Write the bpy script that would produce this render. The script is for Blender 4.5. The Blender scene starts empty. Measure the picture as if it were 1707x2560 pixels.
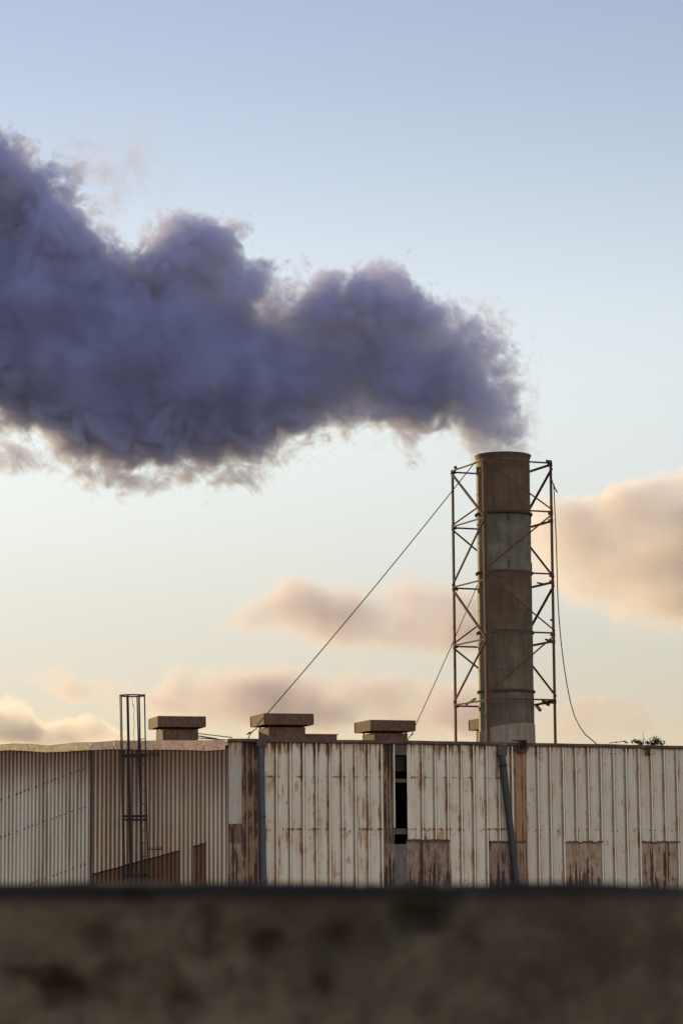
import bpy, bmesh, math, random
import numpy as np
from mathutils import Matrix, Vector, noise

S = bpy.context.scene
COL = S.collection
rad = math.radians

# ------------------------------------------------------------------ camera
PITCH, ROLL, LENS, CAM_Z = rad(7.88), -0.007, 100.0, 1.6
cd = bpy.data.cameras.new('camera')
cam = bpy.data.objects.new('camera', cd)
COL.objects.link(cam)
S.camera = cam
cd.sensor_fit = 'VERTICAL'
cd.sensor_height = 36.0
cd.lens = LENS
cd.clip_start = 0.1
cd.clip_end = 40000
cd.dof.use_dof = True
cd.dof.focus_distance = 79.0
cd.dof.aperture_fstop = 6.2
CAM = Matrix.Translation((0, 0, CAM_Z)) @ Matrix.Rotation(rad(90) + PITCH, 4, 'X') @ Matrix.Rotation(ROLL, 4, 'Z')
cam.matrix_world = CAM
EYE = Vector((0, 0, CAM_Z))

# ------------------------------------------------------------------ sky, sun, exposure
SUN_AZ, SUN_EL = 37.0, 9.0           # degrees left of the view direction, above the horizon
S.view_settings.view_transform = 'Standard'
S.view_settings.look = 'None'
S.view_settings.gamma = 1.0
S.view_settings.exposure = 0.25
w = bpy.data.worlds.new('World')
S.world = w
w.use_nodes = True
wn = w.node_tree
bg = wn.nodes['Background']
bg.inputs[1].default_value = 0.15
sk = wn.nodes.new('ShaderNodeTexSky')
sk.sky_type = 'NISHITA'
sk.sun_disc = False
sk.sun_elevation = rad(SUN_EL)
sk.sun_rotation = rad(-SUN_AZ)
sk.dust_density = 0.05
tint = wn.nodes.new('ShaderNodeMix')
tint.data_type = 'RGBA'
tint.blend_type = 'MULTIPLY'
tint.inputs[0].default_value = 1.0
tint.inputs[7].default_value = (1.205, 0.94, 0.955, 1)
wn.links.new(sk.outputs[0], tint.inputs[6])
# added fill: sky brightened from overhead round behind the camera, lifting the shaded walls
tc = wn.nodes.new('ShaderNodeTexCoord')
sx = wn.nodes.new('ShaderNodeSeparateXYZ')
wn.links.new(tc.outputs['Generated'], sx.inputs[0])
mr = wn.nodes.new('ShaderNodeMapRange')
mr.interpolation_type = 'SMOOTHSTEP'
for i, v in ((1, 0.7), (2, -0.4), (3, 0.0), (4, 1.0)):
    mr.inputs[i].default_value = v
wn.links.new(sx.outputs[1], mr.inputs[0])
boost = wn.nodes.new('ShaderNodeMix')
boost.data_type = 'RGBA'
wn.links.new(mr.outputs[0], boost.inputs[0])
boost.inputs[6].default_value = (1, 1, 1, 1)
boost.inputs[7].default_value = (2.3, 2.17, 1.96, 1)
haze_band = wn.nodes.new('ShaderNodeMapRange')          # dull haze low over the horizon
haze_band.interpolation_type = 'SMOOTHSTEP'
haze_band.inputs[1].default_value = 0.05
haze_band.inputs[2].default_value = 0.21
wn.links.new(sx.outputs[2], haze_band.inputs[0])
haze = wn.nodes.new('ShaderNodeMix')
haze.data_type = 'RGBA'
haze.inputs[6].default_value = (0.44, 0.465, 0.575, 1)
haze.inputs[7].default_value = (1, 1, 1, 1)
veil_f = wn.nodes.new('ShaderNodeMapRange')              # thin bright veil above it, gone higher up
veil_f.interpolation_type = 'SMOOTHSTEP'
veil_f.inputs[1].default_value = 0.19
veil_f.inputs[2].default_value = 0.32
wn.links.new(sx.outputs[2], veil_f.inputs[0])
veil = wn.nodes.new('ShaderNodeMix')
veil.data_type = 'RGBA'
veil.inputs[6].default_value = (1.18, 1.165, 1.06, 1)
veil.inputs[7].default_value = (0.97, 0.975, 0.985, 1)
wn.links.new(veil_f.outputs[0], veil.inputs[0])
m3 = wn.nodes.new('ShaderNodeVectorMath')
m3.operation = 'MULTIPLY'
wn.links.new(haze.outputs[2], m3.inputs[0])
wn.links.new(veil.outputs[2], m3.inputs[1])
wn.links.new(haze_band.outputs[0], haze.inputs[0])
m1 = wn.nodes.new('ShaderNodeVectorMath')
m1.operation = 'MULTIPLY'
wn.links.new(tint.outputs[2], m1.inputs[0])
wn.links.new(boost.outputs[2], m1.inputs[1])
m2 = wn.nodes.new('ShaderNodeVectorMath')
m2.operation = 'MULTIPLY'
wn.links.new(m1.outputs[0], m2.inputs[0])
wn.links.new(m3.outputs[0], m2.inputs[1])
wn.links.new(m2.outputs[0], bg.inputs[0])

sl = bpy.data.lights.new('sun', 'SUN')
sl.energy = 3.4
sl.angle = rad(0.5)
sl.color = (1.0, 0.72, 0.30)
sun = bpy.data.objects.new('sun', sl)
COL.objects.link(sun)
SUN_DIR = Vector((-math.sin(rad(SUN_AZ)) * math.cos(rad(SUN_EL)), math.cos(rad(SUN_AZ)) * math.cos(rad(SUN_EL)), math.sin(rad(SUN_EL))))
sun.rotation_euler = SUN_DIR.to_track_quat('Z', 'Y').to_euler()
sun.location = (-30, 30, 40)

S.cycles.use_denoising = True
S.cycles.use_adaptive_sampling = True
S.cycles.adaptive_threshold = 0.02
S.cycles.max_bounces = 6
S.cycles.diffuse_bounces = 3
S.cycles.glossy_bounces = 2
S.cycles.volume_bounces = 4
S.cycles.volume_max_steps = 256

# ------------------------------------------------------------------ helpers
F = LENS / 36.0 * 2560.0             # focal length in photo pixels (1707 x 2560)


def ray(px, py):
    return (CAM.to_3x3() @ Vector(((px - 853.5) / F, -(py - 1280.0) / F, -1.0))).normalized()


def at(px, py, depth):
    """The point seen at photo pixel (px, py) whose distance along +Y is depth."""
    d = ray(px, py)
    return EYE + d * (depth / d.y)


def tag(o, label=None, cat=None, group=None, kind=None):
    if label: o['label'] = label
    if cat: o['category'] = cat
    if group: o['group'] = group
    if kind: o['kind'] = kind
    return o


def empty(name, loc, rz=0.0):
    o = bpy.data.objects.new(name, None)
    COL.objects.link(o)
    o.location = loc
    o.rotation_euler = (0, 0, rz)
    o.empty_display_size = 0.3
    return o


def mesh_obj(name, verts, faces, mat=None, parent=None, smooth=False):
    me = bpy.data.meshes.new(name)
    me.from_pydata([tuple(v) for v in verts], [], faces)
    me.update()
    if smooth:
        for p in me.polygons: p.use_smooth = True
        me.set_sharp_from_angle(angle=rad(28))
    o = bpy.data.objects.new(name, me)
    COL.objects.link(o)
    if mat: me.materials.append(mat)
    if parent: o.parent = parent
    return o


# ------------------------------------------------------------------ node helpers
class NT:
    def __init__(self, name):
        self.m = bpy.data.materials.new(name)
        self.m.use_nodes = True
        self.t = self.m.node_tree
        self.t.nodes.clear()
        self.out = self.t.nodes.new('ShaderNodeOutputMaterial')

    def n(self, typ, **kw):
        nd = self.t.nodes.new(typ)
        for k, v in kw.items():
            setattr(nd, k, v)
        return nd

    def put(self, sock, v):
        if isinstance(v, bpy.types.NodeSocket): self.t.links.new(v, sock)
        elif v is not None: sock.default_value = v

    def math(self, op, a, b=None, c=None, clamp=False):
        nd = self.n('ShaderNodeMath', operation=op, use_clamp=clamp)
        for i, v in enumerate((a, b, c)):
            self.put(nd.inputs[i], v)
        return nd.outputs[0]

    def vmath(self, op, a, b=None, s=None):
        nd = self.n('ShaderNodeVectorMath', operation=op)
        self.put(nd.inputs[0], a)
        if b is not None: self.put(nd.inputs[1], b)
        if s is not None: self.put(nd.inputs[3], s)
        return nd.outputs['Value'] if op in ('LENGTH', 'DOT_PRODUCT', 'DISTANCE') else nd.outputs[0]

    def coord(self, out='Object'):
        return self.n('ShaderNodeTexCoord').outputs[out]

    def sep(self, v):
        nd = self.n('ShaderNodeSeparateXYZ')
        self.put(nd.inputs[0], v)
        return nd.outputs

    def comb(self, x, y, z):
        nd = self.n('ShaderNodeCombineXYZ')
        for i, v in enumerate((x, y, z)): self.put(nd.inputs[i], v)
        return nd.outputs[0]

    def noise(self, vec, scale, detail=4, rough=0.55, out='Fac', dist=0.0):
        nd = self.n('ShaderNodeTexNoise')
        self.put(nd.inputs['Vector'], vec)
        nd.inputs['Scale'].default_value = scale
        nd.inputs['Detail'].default_value = detail
        nd.inputs['Roughness'].default_value = rough
        nd.inputs['Distortion'].default_value = dist
        return nd.outputs[out]

    def mapr(self, v, a, b, c=0.0, d=1.0, smooth=False):
        nd = self.n('ShaderNodeMapRange', interpolation_type='SMOOTHSTEP' if smooth else 'LINEAR')
        self.put(nd.inputs[0], v)
        for i, q in zip((1, 2, 3, 4), (a, b, c, d)): self.put(nd.inputs[i], q)
        return nd.outputs[0]

    def mix(self, f, a, b, mode='MIX'):
        nd = self.n('ShaderNodeMix', data_type='RGBA', blend_type=mode)
        self.put(nd.inputs[0], f)
        for i, v in ((6, a), (7, b)):
            self.put(nd.inputs[i], (*v, 1) if isinstance(v, tuple) and len(v) == 3 else v)
        return nd.outputs[2]

    def curve(self, v, pts):
        nd = self.n('ShaderNodeFloatCurve')
        self.put(nd.inputs['Value'], v)
        c = nd.mapping.curves[0]
        while len(c.points) < len(pts): c.points.new(0.5, 0.5)
        for p, (x, y) in zip(c.points, pts):
            p.location = (x, y)
            p.handle_type = 'AUTO_CLAMPED'
        nd.mapping.update()
        return nd.outputs[0]


def interp(pts, x):
    if x <= pts[0][0]: return pts[0][1]
    for (x0, y0), (x1, y1) in zip(pts, pts[1:]):
        if x <= x1:
            t = (x - x0) / max(1e-9, x1 - x0)
            return y0 + (y1 - y0) * t
    return pts[-1][1]


def billow(name, depth, top, bottom, thick, dens, margin, warp, warp_scale, detail, edge, color, absorb,
           aniso=0.3, step=1.0, dmap=None, offset=0.0, rough=0.6, low_edge=None, fine=None, puffs=(), wisp=None):
    """A body of vapour: TOP and BOTTOM are its outline in photo pixels, carried to DEPTH metres; it is as deep as THICK times its
    height. The mesh is a rounded hull round it; the volume shader inside thins towards the edge through a warped distance field."""
    T = [(p.x, p.z) for p in (at(x, y, depth) for x, y in top)]
    B = [(p.x, p.z) for p in (at(x, y, depth) for x, y in bottom)]
    T.sort(); B.sort()
    x0, x1 = min(T[0][0], B[0][0]), max(T[-1][0], B[-1][0])
    zs = [z for _, z in T + B]
    z0, z1 = min(zs), max(zs)
    N = 44
    xs = [x0 + (x1 - x0) * i / (N - 1) for i in range(N)]
    tt = [interp(T, x) for x in xs]
    bb = [min(interp(B, x), t - 0.02 * (z1 - z0)) for x, t in zip(xs, tt)]
    # hull
    verts, faces, R = [], [], 20
    prof = []
    for i, x in enumerate(xs):
        lo, hi = max(0, i - 1), min(N, i + 2)
        prof.append((x, max(tt[lo:hi]) + margin, min(bb[lo:hi]) - margin))
    prof = [(x0 - margin, prof[0][1] - margin * .5, prof[0][2] + margin * .5)] + prof + [(x1 + margin, prof[-1][1] - margin, prof[-1][2] + margin * .6)]
    for x, a, b in prof:
        if a - b < .1 * margin: a, b = (a + b) / 2 + .05 * margin, (a + b) / 2 - .05 * margin
        c, h = (a + b) / 2, (a - b) / 2
        for k in range(R):
            an = 2 * math.pi * k / R
            verts.append((x, depth + math.cos(an) * h * thick, c + math.sin(an) * h))
    for i in range(len(prof) - 1):
        for k in range(R):
            a, b = i * R + k, i * R + (k + 1) % R
            faces.append((a, b, b + R, a + R))
    faces.append(tuple(range(R))[::-1])
    n0 = (len(prof) - 1) * R
    faces.append(tuple(range(n0, n0 + R)))
    m = NT(name)
    P = m.n('ShaderNodeNewGeometry').outputs['Position']
    P2 = m.vmath('ADD', P, (offset, offset * .37, 0))
    c = m.noise(P2, warp_scale, detail, rough, 'Color')
    c = m.vmath('SUBTRACT', c, (0.5, 0.5, 0.5))
    c = m.vmath('SCALE', c, s=warp)
    Q = m.vmath('ADD', P, c)
    x, y, z = m.sep(Q)[:3]
    u = m.mapr(x, x0, x1)
    zc = m.curve(u, [(i / (N - 1), ((tt[i] + bb[i]) / 2 - z0) / (z1 - z0)) for i in range(N)])
    hh = m.curve(u, [(i / (N - 1), (tt[i] - bb[i]) / 2 / (z1 - z0)) for i in range(N)])
    zc = m.math('MULTIPLY_ADD', zc, z1 - z0, z0)
    hh = m.math('MULTIPLY', hh, z1 - z0)
    dz = m.math('SUBTRACT', z, zc)
    dy = m.math('DIVIDE', m.math('SUBTRACT', y, depth), thick)
    r = m.math('SQRT', m.math('ADD', m.math('MULTIPLY', dz, dz), m.math('MULTIPLY', dy, dy)))
    f = m.math('SUBTRACT', hh, r)                      # metres inside the warped outline
    if wisp:                                           # torn shreds, most of all along the underside
        wn_ = m.math('SUBTRACT', m.noise(P2, wisp[0], 5, .65), .5)
        f = m.math('MULTIPLY_ADD', wn_, m.mapr(m.math('DIVIDE', dz, hh), -0.95, -0.35, wisp[1], wisp[2]), f)
    for sc, am in puffs:                               # rounded puffs with creases between them
        pn = m.math('ABSOLUTE', m.math('SUBTRACT', m.noise(P2, sc, 1.0, .5), .5))
        f = m.math('ADD', f, m.math('MULTIPLY', m.math('SUBTRACT', pn, .09), am))
    e = edge
    if low_edge:                                       # softer towards the underside
        e = m.mapr(m.math('DIVIDE', dz, hh), -0.9, -0.2, low_edge, edge)
    d = m.mapr(f, 0.0, e, 0.0, 1.0, True)
    if fine:
        fn = m.noise(P2, fine[0], fine[2] if len(fine) > 2 else 3, 0.6)
        fn = m.mapr(fn, 0.35, 0.65, 1.0 - fine[1], 1.0 + fine[1])
        d = m.math('MULTIPLY', d, fn)
    if dmap:
        uu = m.mapr(m.sep(P)[0], x0, x1)
        pt = sorted((at(px, 1280, depth).x, v) for px, v in dmap)
        d = m.math('MULTIPLY', d, m.curve(uu, [(min(1, max(0, (a - x0) / (x1 - x0))), v) for a, v in pt]))
    d = m.math('MULTIPLY', d, dens)
    pv = m.n('ShaderNodeVolumePrincipled')
    pv.inputs['Color'].default_value = (*color, 1)
    pv.inputs['Absorption Color'].default_value = (*absorb, 1)
    pv.inputs['Anisotropy'].default_value = aniso
    m.put(pv.inputs['Density'], d)
    m.t.links.new(pv.outputs[0], m.out.inputs['Volume'])
    m.m.cycles.volume_step_rate = step
    m.m.cycles.homogeneous_volume = False
    return mesh_obj(name, verts, faces, m.m)

class MB:
    """Collects shapes, then links them as ONE mesh object."""
    def __init__(self):
        self.v, self.f = [], []

    def add(self, verts, faces):
        b = len(self.v)
        self.v += [Vector(p) for p in verts]
        self.f += [tuple(i + b for i in f) for f in faces]
        return self

    def box(self, x0, x1, y0, y1, z0, z1, M=None):
        vs = [Vector((x, y, z)) for z in (z0, z1) for y in (y0, y1) for x in (x0, x1)]
        if M is not None: vs = [M @ p for p in vs]
        return self.add(vs, [(0, 2, 3, 1), (4, 5, 7, 6), (0, 1, 5, 4), (2, 6, 7, 3), (0, 4, 6, 2), (1, 3, 7, 5)])

    def bar(self, p, q, w, h, up=(0, 0, 1)):
        p, q = Vector(p), Vector(q)
        d = (q - p).normalized()
        s = d.cross(Vector(up))
        if s.length < 1e-4: s = d.cross(Vector((1, 0, 0)))
        s.normalize()
        t = s.cross(d)
        vs = [o + s * (a * w / 2) + t * (b * h / 2) for o in (p, q) for a, b in ((-1, -1), (1, -1), (1, 1), (-1, 1))]
        return self.add(vs, [(0, 3, 2, 1), (4, 5, 6, 7), (0, 1, 5, 4), (1, 2, 6, 5), (2, 3, 7, 6), (3, 0, 4, 7)])

    def angle(self, p, q, w, t, ax, ay):
        """Rolled L section from p to q, legs along ax and ay."""
        p, q, ax, ay = map(Vector, (p, q, ax, ay))
        ax.normalize(); ay.normalize()
        sec = [(0, 0), (w, 0), (w, t), (t, t), (t, w), (0, w)]
        vs = [o + ax * a + ay * b for o in (p, q) for a, b in sec]
        fs = [(i, (i + 1) % 6, (i + 1) % 6 + 6, i + 6) for i in range(6)]
        return self.add(vs, fs + [(5, 4, 3, 0), (3, 2, 1, 0), (6, 9, 10, 11), (6, 7, 8, 9)])

    def tube(self, pts, r, n=6, cap=True):
        pts = [Vector(p) for p in pts]
        rr = r if isinstance(r, (list, tuple)) else [r] * len(pts)
        ref = Vector((0, 0, 1))
        if abs((pts[-1] - pts[0]).normalized().z) > 0.9: ref = Vector((1, 0, 0))
        vs = []
        for i, p in enumerate(pts):
            d = (pts[min(i + 1, len(pts) - 1)] - pts[max(i - 1, 0)]).normalized()
            s = d.cross(ref)
            if s.length < 1e-4: s = d.cross(Vector((0, 1, 0)))
            s.normalize()
            t = s.cross(d)
            for k in range(n):
                a = 2 * math.pi * k / n
                vs.append(p + s * (rr[i] * math.cos(a)) + t * (rr[i] * math.sin(a)))
        fs = [(i * n + k, i * n + (k + 1) % n, (i + 1) * n + (k + 1) % n, (i + 1) * n + k) for i in range(len(pts) - 1) for k in range(n)]
        if cap:
            fs += [tuple(range(n))[::-1], tuple(range((len(pts) - 1) * n, len(pts) * n))]
        return self.add(vs, fs)

    def lathe(self, prof, c=(0, 0, 0), n=64, wob=0.0):
        """prof: (radius, z) rows from the bottom up, round the vertical through c."""
        c = Vector(c)
        vs = []
        for r, z in prof:
            for k in range(n):
                a = 2 * math.pi * k / n
                rr = r + wob * (noise.noise(Vector((math.cos(a) * 2, math.sin(a) * 2, z * .9))))
                vs.append(c + Vector((rr * math.cos(a), rr * math.sin(a), z)))
        fs = [(i * n + k, i * n + (k + 1) % n, (i + 1) * n + (k + 1) % n, (i + 1) * n + k) for i in range(len(prof) - 1) for k in range(n)]
        return self.add(vs, fs)

    def build(self, name, mat, parent=None, smooth=False, bevel=0.0):
        o = mesh_obj(name, self.v, self.f, mat, parent, smooth)
        if bevel:
            b = o.modifiers.new('bevel', 'BEVEL')
            b.width = bevel
            b.segments = 2
        return o


# ------------------------------------------------------------------ materials
def finish(m, color, rough=0.7, metal=0.0, bump=None, bstr=0.3, bdist=0.01, spec=0.4):
    p = m.n('ShaderNodeBsdfPrincipled')
    m.put(p.inputs['Base Color'], (*color, 1) if isinstance(color, tuple) and len(color) == 3 else color)
    m.put(p.inputs['Roughness'], rough)
    m.put(p.inputs['Metallic'], metal)
    p.inputs['Specular IOR Level'].default_value = spec
    if bump is not None:
        b = m.n('ShaderNodeBump')
        b.inputs['Strength'].default_value = bstr
        b.inputs['Distance'].default_value = bdist
        m.put(b.inputs['Height'], bump)
        m.t.links.new(b.outputs[0], p.inputs['Normal'])
    m.t.links.new(p.outputs[0], m.out.inputs['Surface'])
    return m.m


def cladding_mat(name, paint, ztop, amount=0.0, rust=(0.115, 0.050, 0.024), ochre=(0.38, 0.195, 0.07), lines=(), ribw=0.5, topw=0.55, topd=0.55, seed=0.0, dark=(0.035, 0.02, 0.014), ribside=.95):
    """Weathered painted sheet: rust runs down from the eave, along the ribs and from the fixings."""
    m = NT(name)
    P = m.coord('Object')
    x, y, z = m.sep(P)[:3]
    rib = m.n('ShaderNodeAttribute', attribute_name='rib').outputs['Fac']
    run = m.noise(m.comb(m.math('MULTIPLY', x, 14.0), seed, m.math('MULTIPLY', z, 0.7)), 1.0, 5, 0.65)
    run2 = m.noise(m.comb(m.math('MULTIPLY', x, 45.0), seed + 5, m.math('MULTIPLY', z, 1.6)), 1.0, 3, 0.6)
    blot = m.noise(m.comb(m.math('MULTIPLY', x, 2.6), seed + 9, m.math('MULTIPLY', z, 1.1)), 1.0, 5, 0.62)
    grain = m.noise(P, 60, 4, 0.7)
    top = m.mapr(z, ztop - topd, ztop, 0, 1, True)
    top = m.math('MULTIPLY', top, m.mapr(run, 0.3, 0.6))
    a = m.math('MULTIPLY_ADD', m.mapr(run, 0.46, 0.78), 0.75, amount)
    a = m.math('ADD', a, m.math('MULTIPLY', m.mapr(blot, 0.42, 0.72), 0.55))
    a = m.math('ADD', a, m.math('MULTIPLY', m.mapr(run2, 0.5, 0.8), 0.35))
    a = m.math('ADD', a, m.math('MULTIPLY', m.math('MULTIPLY', rib, m.mapr(blot, 0.3, 0.6, .35, 1.1)), ribw))
    a = m.math('ADD', a, m.math('MULTIPLY', top, topw))
    for zl, st in lines:                                # stain held along a rail behind the sheet
        d = m.math('ABSOLUTE', m.math('SUBTRACT', m.math('ADD', z, m.math('MULTIPLY', m.math('SUBTRACT', grain, .5), .06)), zl))
        g = m.mapr(d, 0.0, 0.05, 1, 0, True)
        g = m.math('MULTIPLY', g, m.mapr(m.noise(m.comb(m.math('MULTIPLY', x, 5), zl, seed), 1.0, 3), 0.42, 0.6))
        a = m.math('ADD', a, m.math('MULTIPLY', g, st))
    a = m.math('ADD', a, m.math('MULTIPLY', m.math('SUBTRACT', grain, 0.5), 0.5))
    c = m.mix(m.mapr(grain, 0.3, 0.7), tuple(v * 0.9 for v in paint), paint)
    c = m.mix(m.mapr(blot, 0.35, 0.6, 0, 0.35), c, (paint[0] * .92, paint[1] * .8, paint[2] * .7))
    wash = m.noise(m.comb(m.math('MULTIPLY', x, 5.5), seed + 13, m.math('MULTIPLY', z, .45)), 1.0, 4, .6)
    c = m.mix(m.mapr(wash, .42, .66, 0, .75), c, (paint[0] * .86, paint[1] * .66, paint[2] * .56))
    och = m.noise(m.comb(m.math('MULTIPLY', x, 4.2), seed + 17, m.math('MULTIPLY', z, 2.4)), 1.0, 6, .7)
    c = m.mix(m.mapr(och, .56, .66, 0, .8, True), c, (0.36, 0.195, 0.065))
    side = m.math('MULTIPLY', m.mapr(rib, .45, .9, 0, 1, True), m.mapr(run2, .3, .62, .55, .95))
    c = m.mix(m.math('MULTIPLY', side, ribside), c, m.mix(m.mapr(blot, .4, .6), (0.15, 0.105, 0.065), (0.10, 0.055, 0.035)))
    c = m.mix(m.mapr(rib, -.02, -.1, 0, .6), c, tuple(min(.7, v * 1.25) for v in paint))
    c = m.mix(m.mapr(a, 0.42, 0.72, 0, 0.75, True), c, m.mix(m.mapr(run2, .4, .6), (0.36, 0.23, 0.15), ochre))
    c = m.mix(m.mapr(a, 0.66, 1.0, 0, 0.95, True), c, rust)
    c = m.mix(m.mapr(a, 1.05, 1.5, 0, 0.85, True), c, dark)
    return finish(m, c, m.mapr(a, .3, .9, .5, .9), 0.0, m.math('ADD', grain, m.math('MULTIPLY', a, -.5)), 0.35, 0.006)


def rust_mat(name, base, dark, pale, vert=4.0, scale=1.0, pale_amt=0.62, rough=0.85, seed=0.0, metal=0.0):
    m = NT(name)
    P = m.coord('Object')
    x, y, z = m.sep(P)[:3]
    Q = m.comb(m.math('MULTIPLY', x, vert * scale), m.math('ADD', m.math('MULTIPLY', y, vert * scale), seed), m.math('MULTIPLY', z, scale))
    r1 = m.noise(Q, 1.6, 6, 0.66)
    r2 = m.noise(Q, 6.0, 4, 0.62)
    g = m.noise(P, 45 * scale, 4, 0.7)
    c = m.mix(m.mapr(r1, 0.38, 0.66), dark, base)
    c = m.mix(m.mapr(r2, pale_amt - .1, pale_amt + .14, 0, .8), c, pale)
    c = m.mix(m.mapr(g, .3, .75, 0, .35), c, tuple(v * .5 for v in base))
    return finish(m, c, rough, metal, g, 0.4, 0.006)


def plain_mat(name, col, rough=0.6, metal=0.0, var=0.25, scale=12.0):
    m = NT(name)
    P = m.coord('Object')
    g = m.noise(P, scale, 5, 0.65)
    c = m.mix(m.mapr(g, 0.3, 0.7), tuple(v * (1 - var) for v in col), tuple(min(1, v * (1 + var)) for v in col))
    return finish(m, c, rough, metal, g, 0.25, 0.004)


# ------------------------------------------------------------------ ground
def ground_mat():
    m = NT('yard_dirt')
    P = m.coord('Object')
    a, b = m.noise(P, 0.15, 6, 0.6), m.noise(P, 6, 5, 0.65)
    c = m.mix(m.mapr(a, .35, .65), (0.16, 0.13, 0.10), (0.24, 0.20, 0.16))
    c = m.mix(m.mapr(b, .4, .7, 0, .5), c, (0.10, 0.085, 0.07))
    return finish(m, c, 0.95, 0, b, 0.5, 0.02)


G = 6000.0
ground = mesh_obj('ground', [(-G, -G, 0), (G, -G, 0), (G, G, 0), (-G, G, 0)], [(0, 1, 2, 3)], ground_mat())
tag(ground, kind='structure')

# ------------------------------------------------------------------ foreground concrete wall (close to the camera, out of focus)
WALL_Y = 4.0
wl, wr = at(-400, 2214, WALL_Y), at(2107, 2221, WALL_Y)
PITS = [(505, 2316, .028, .03), (1053, 2272, .05, .045), (1080, 2301, .022, .03), (1010, 2298, .025, .03), (842, 2348, .022, .02), (500, 2383, .03, .02), (620, 2375, .045, .022),
        (670, 2378, .03, .035), (330, 2255, .03, .025), (50, 2455, .025, .025), (140, 2470, .035, .04), (145, 2530, .05, .035), (560, 2453, .02, .02), (805, 2470, .02, .02),
        (1310, 2238, .09, .03), (1175, 2362, .02, .02), (430, 2480, .03, .02), (240, 2355, .028, .02), (270, 2505, .06, .018), (450, 2528, .03, .02), (1640, 2420, .05, .015)]


def front_wall():
    nx, nz = 720, 130
    x0, x1 = -5.0, 5.0
    pits = [(at(px, py, WALL_Y), r, d) for px, py, r, d in PITS]
    vs, fs = [], []
    slope = (wr.z - wl.z) / (wr.x - wl.x)
    for j in range(nz + 1):
        for i in range(nx + 1):
            x = x0 + (x1 - x0) * i / nx
            zt = wl.z + slope * (x - wl.x) + .006 * noise.noise(Vector((x * 5, 2, 0))) + .003 * noise.noise(Vector((x * 23, 4, 0)))
            z = 0.55 + (zt - 0.55) * j / nz
            q = Vector((x, 0, z))
            y = WALL_Y + .010 * noise.fractal(q * 5, 1.0, 2.0, 4) + .022 * noise.fractal(Vector((x * 1.6, 7, z * 2.2)), 1.0, 2.0, 3)
            for p, r, d in pits:
                dd = math.hypot(x - p.x, (z - p.z)) / (r * (1 + .35 * noise.noise(q * 30)))
                if dd < 1: y += d * (1 - dd * dd) ** 1.0
            if j == nz: y += .012
            vs.append((x, y, z))
    w = nx + 1
    fs = [(j * w + i, j * w + i + 1, (j + 1) * w + i + 1, (j + 1) * w + i) for j in range(nz) for i in range(nx)]
    b = len(vs)                                        # rounded top, back, ends and foot close the body
    for i in range(nx + 1):
        t = vs[nz * w + i]
        vs.append((t[0], WALL_Y + .05, t[2] + .006))
    for i in range(nx + 1):
        t = vs[nz * w + i]
        vs.append((t[0], WALL_Y + .24, t[2] - .004))
    for i in range(nx):
        fs.append((nz * w + i, nz * w + i + 1, b + i + 1, b + i))
        fs.append((b + i, b + i + 1, b + w + i + 1, b + w + i))
    k = len(vs)
    vs += [(x0, WALL_Y + .24, 0), (x1, WALL_Y + .24, 0), (x0, WALL_Y, 0), (x1, WALL_Y, 0)]
    fs.append((b + w + nx, b + w, k, k + 1) if False else tuple([k + 1, k] + [b + w + i for i in range(nx + 1)]))
    fs.append(tuple([k + 2, k + 3] + [i for i in range(nx, -1, -1)]))
    fs.append(tuple([k, k + 2] + [j * w for j in range(nz + 1)] + [b, b + w]))
    fs.append(tuple([k + 3, k + 1, b + w + nx, b + nx] + [j * w + nx for j in range(nz, -1, -1)]))
    m = NT('shade_dark_concrete')  # weathered concrete, its base darkened to carry the shade over the wall
    P = m.coord('Object')
    x, y, z = m.sep(P)[:3]
    n1 = m.noise(P, 2.2, 5, 0.6)
    n2 = m.noise(P, 15.0, 5, 0.68)
    n3 = m.noise(P, 40.0, 4, 0.65)
    c = m.mix(m.mapr(n1, .36, .66), (0.066, 0.046, 0.029), (0.175, 0.132, 0.090))
    c = m.mix(m.mapr(n2, .38, .58, .65, 0), c, (0.036, 0.027, 0.020))
    c = m.mix(m.mapr(n3, .55, .75, 0, .4), c, (0.12, 0.10, 0.09))
    edge = m.mapr(m.math('ADD', z, m.math('MULTIPLY', m.math('SUBTRACT', n2, .5), .03)), wl.z - .036, wl.z - .010, 0, .95, True)
    c = m.mix(edge, c, (0.010, 0.009, 0.009))          # blackened along the coping
    mat = finish(m, c, 0.95, 0, n3, 0.5, 0.01, 0.2)
    o = mesh_obj('concrete_wall', vs, fs, mat, smooth=True)
    tag(o, 'dark concrete wall across the foreground, pitted, in front of both sheds', 'wall')


front_wall()

# ------------------------------------------------------------------ shed frames
YAW = rad(16)
CORNER = at(571.5, 1850, 75.0)
EU = Vector((math.cos(YAW), math.sin(YAW), 0))
EN = Vector((math.sin(YAW), -math.cos(YAW), 0))


def onR(px, py):
    """Right shed wall plane: (distance along the wall from the corner, height)."""
    d = ray(px, py)
    t = (CORNER - EYE).dot(EN) / d.dot(EN)
    p = EYE + d * t
    return (p - CORNER).dot(EU), p.z


def onL(px, py):
    p = at(px, py, CORNER.y)
    return p.x - CORNER.x, p.z


def uR(px, py=2040): return onR(px, py)[0]
def uL(px, py=2040): return onL(px, py)[0]


Z2 = lambda zx, zy: (580 + zx * .38265, 1740 + zy * .38265)
Z3 = lambda zx, zy: (1107 + zx * .38265, 1780 + zy * .38265)
Z1 = lambda zx, zy: (zx * .43367, 1700 + zy * .43367)

ribbed = empty('ribbed_shed', (CORNER.x, CORNER.y, 0), YAW)
tag(ribbed, 'long shed clad in rust streaked white ribbed sheets under the chimney', 'shed')
corr = empty('corrugated_shed', (CORNER.x, CORNER.y, 0), 0)
tag(corr, 'shed of closely corrugated rusty sheets with bent metal cappings along its eave', 'shed')

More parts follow.
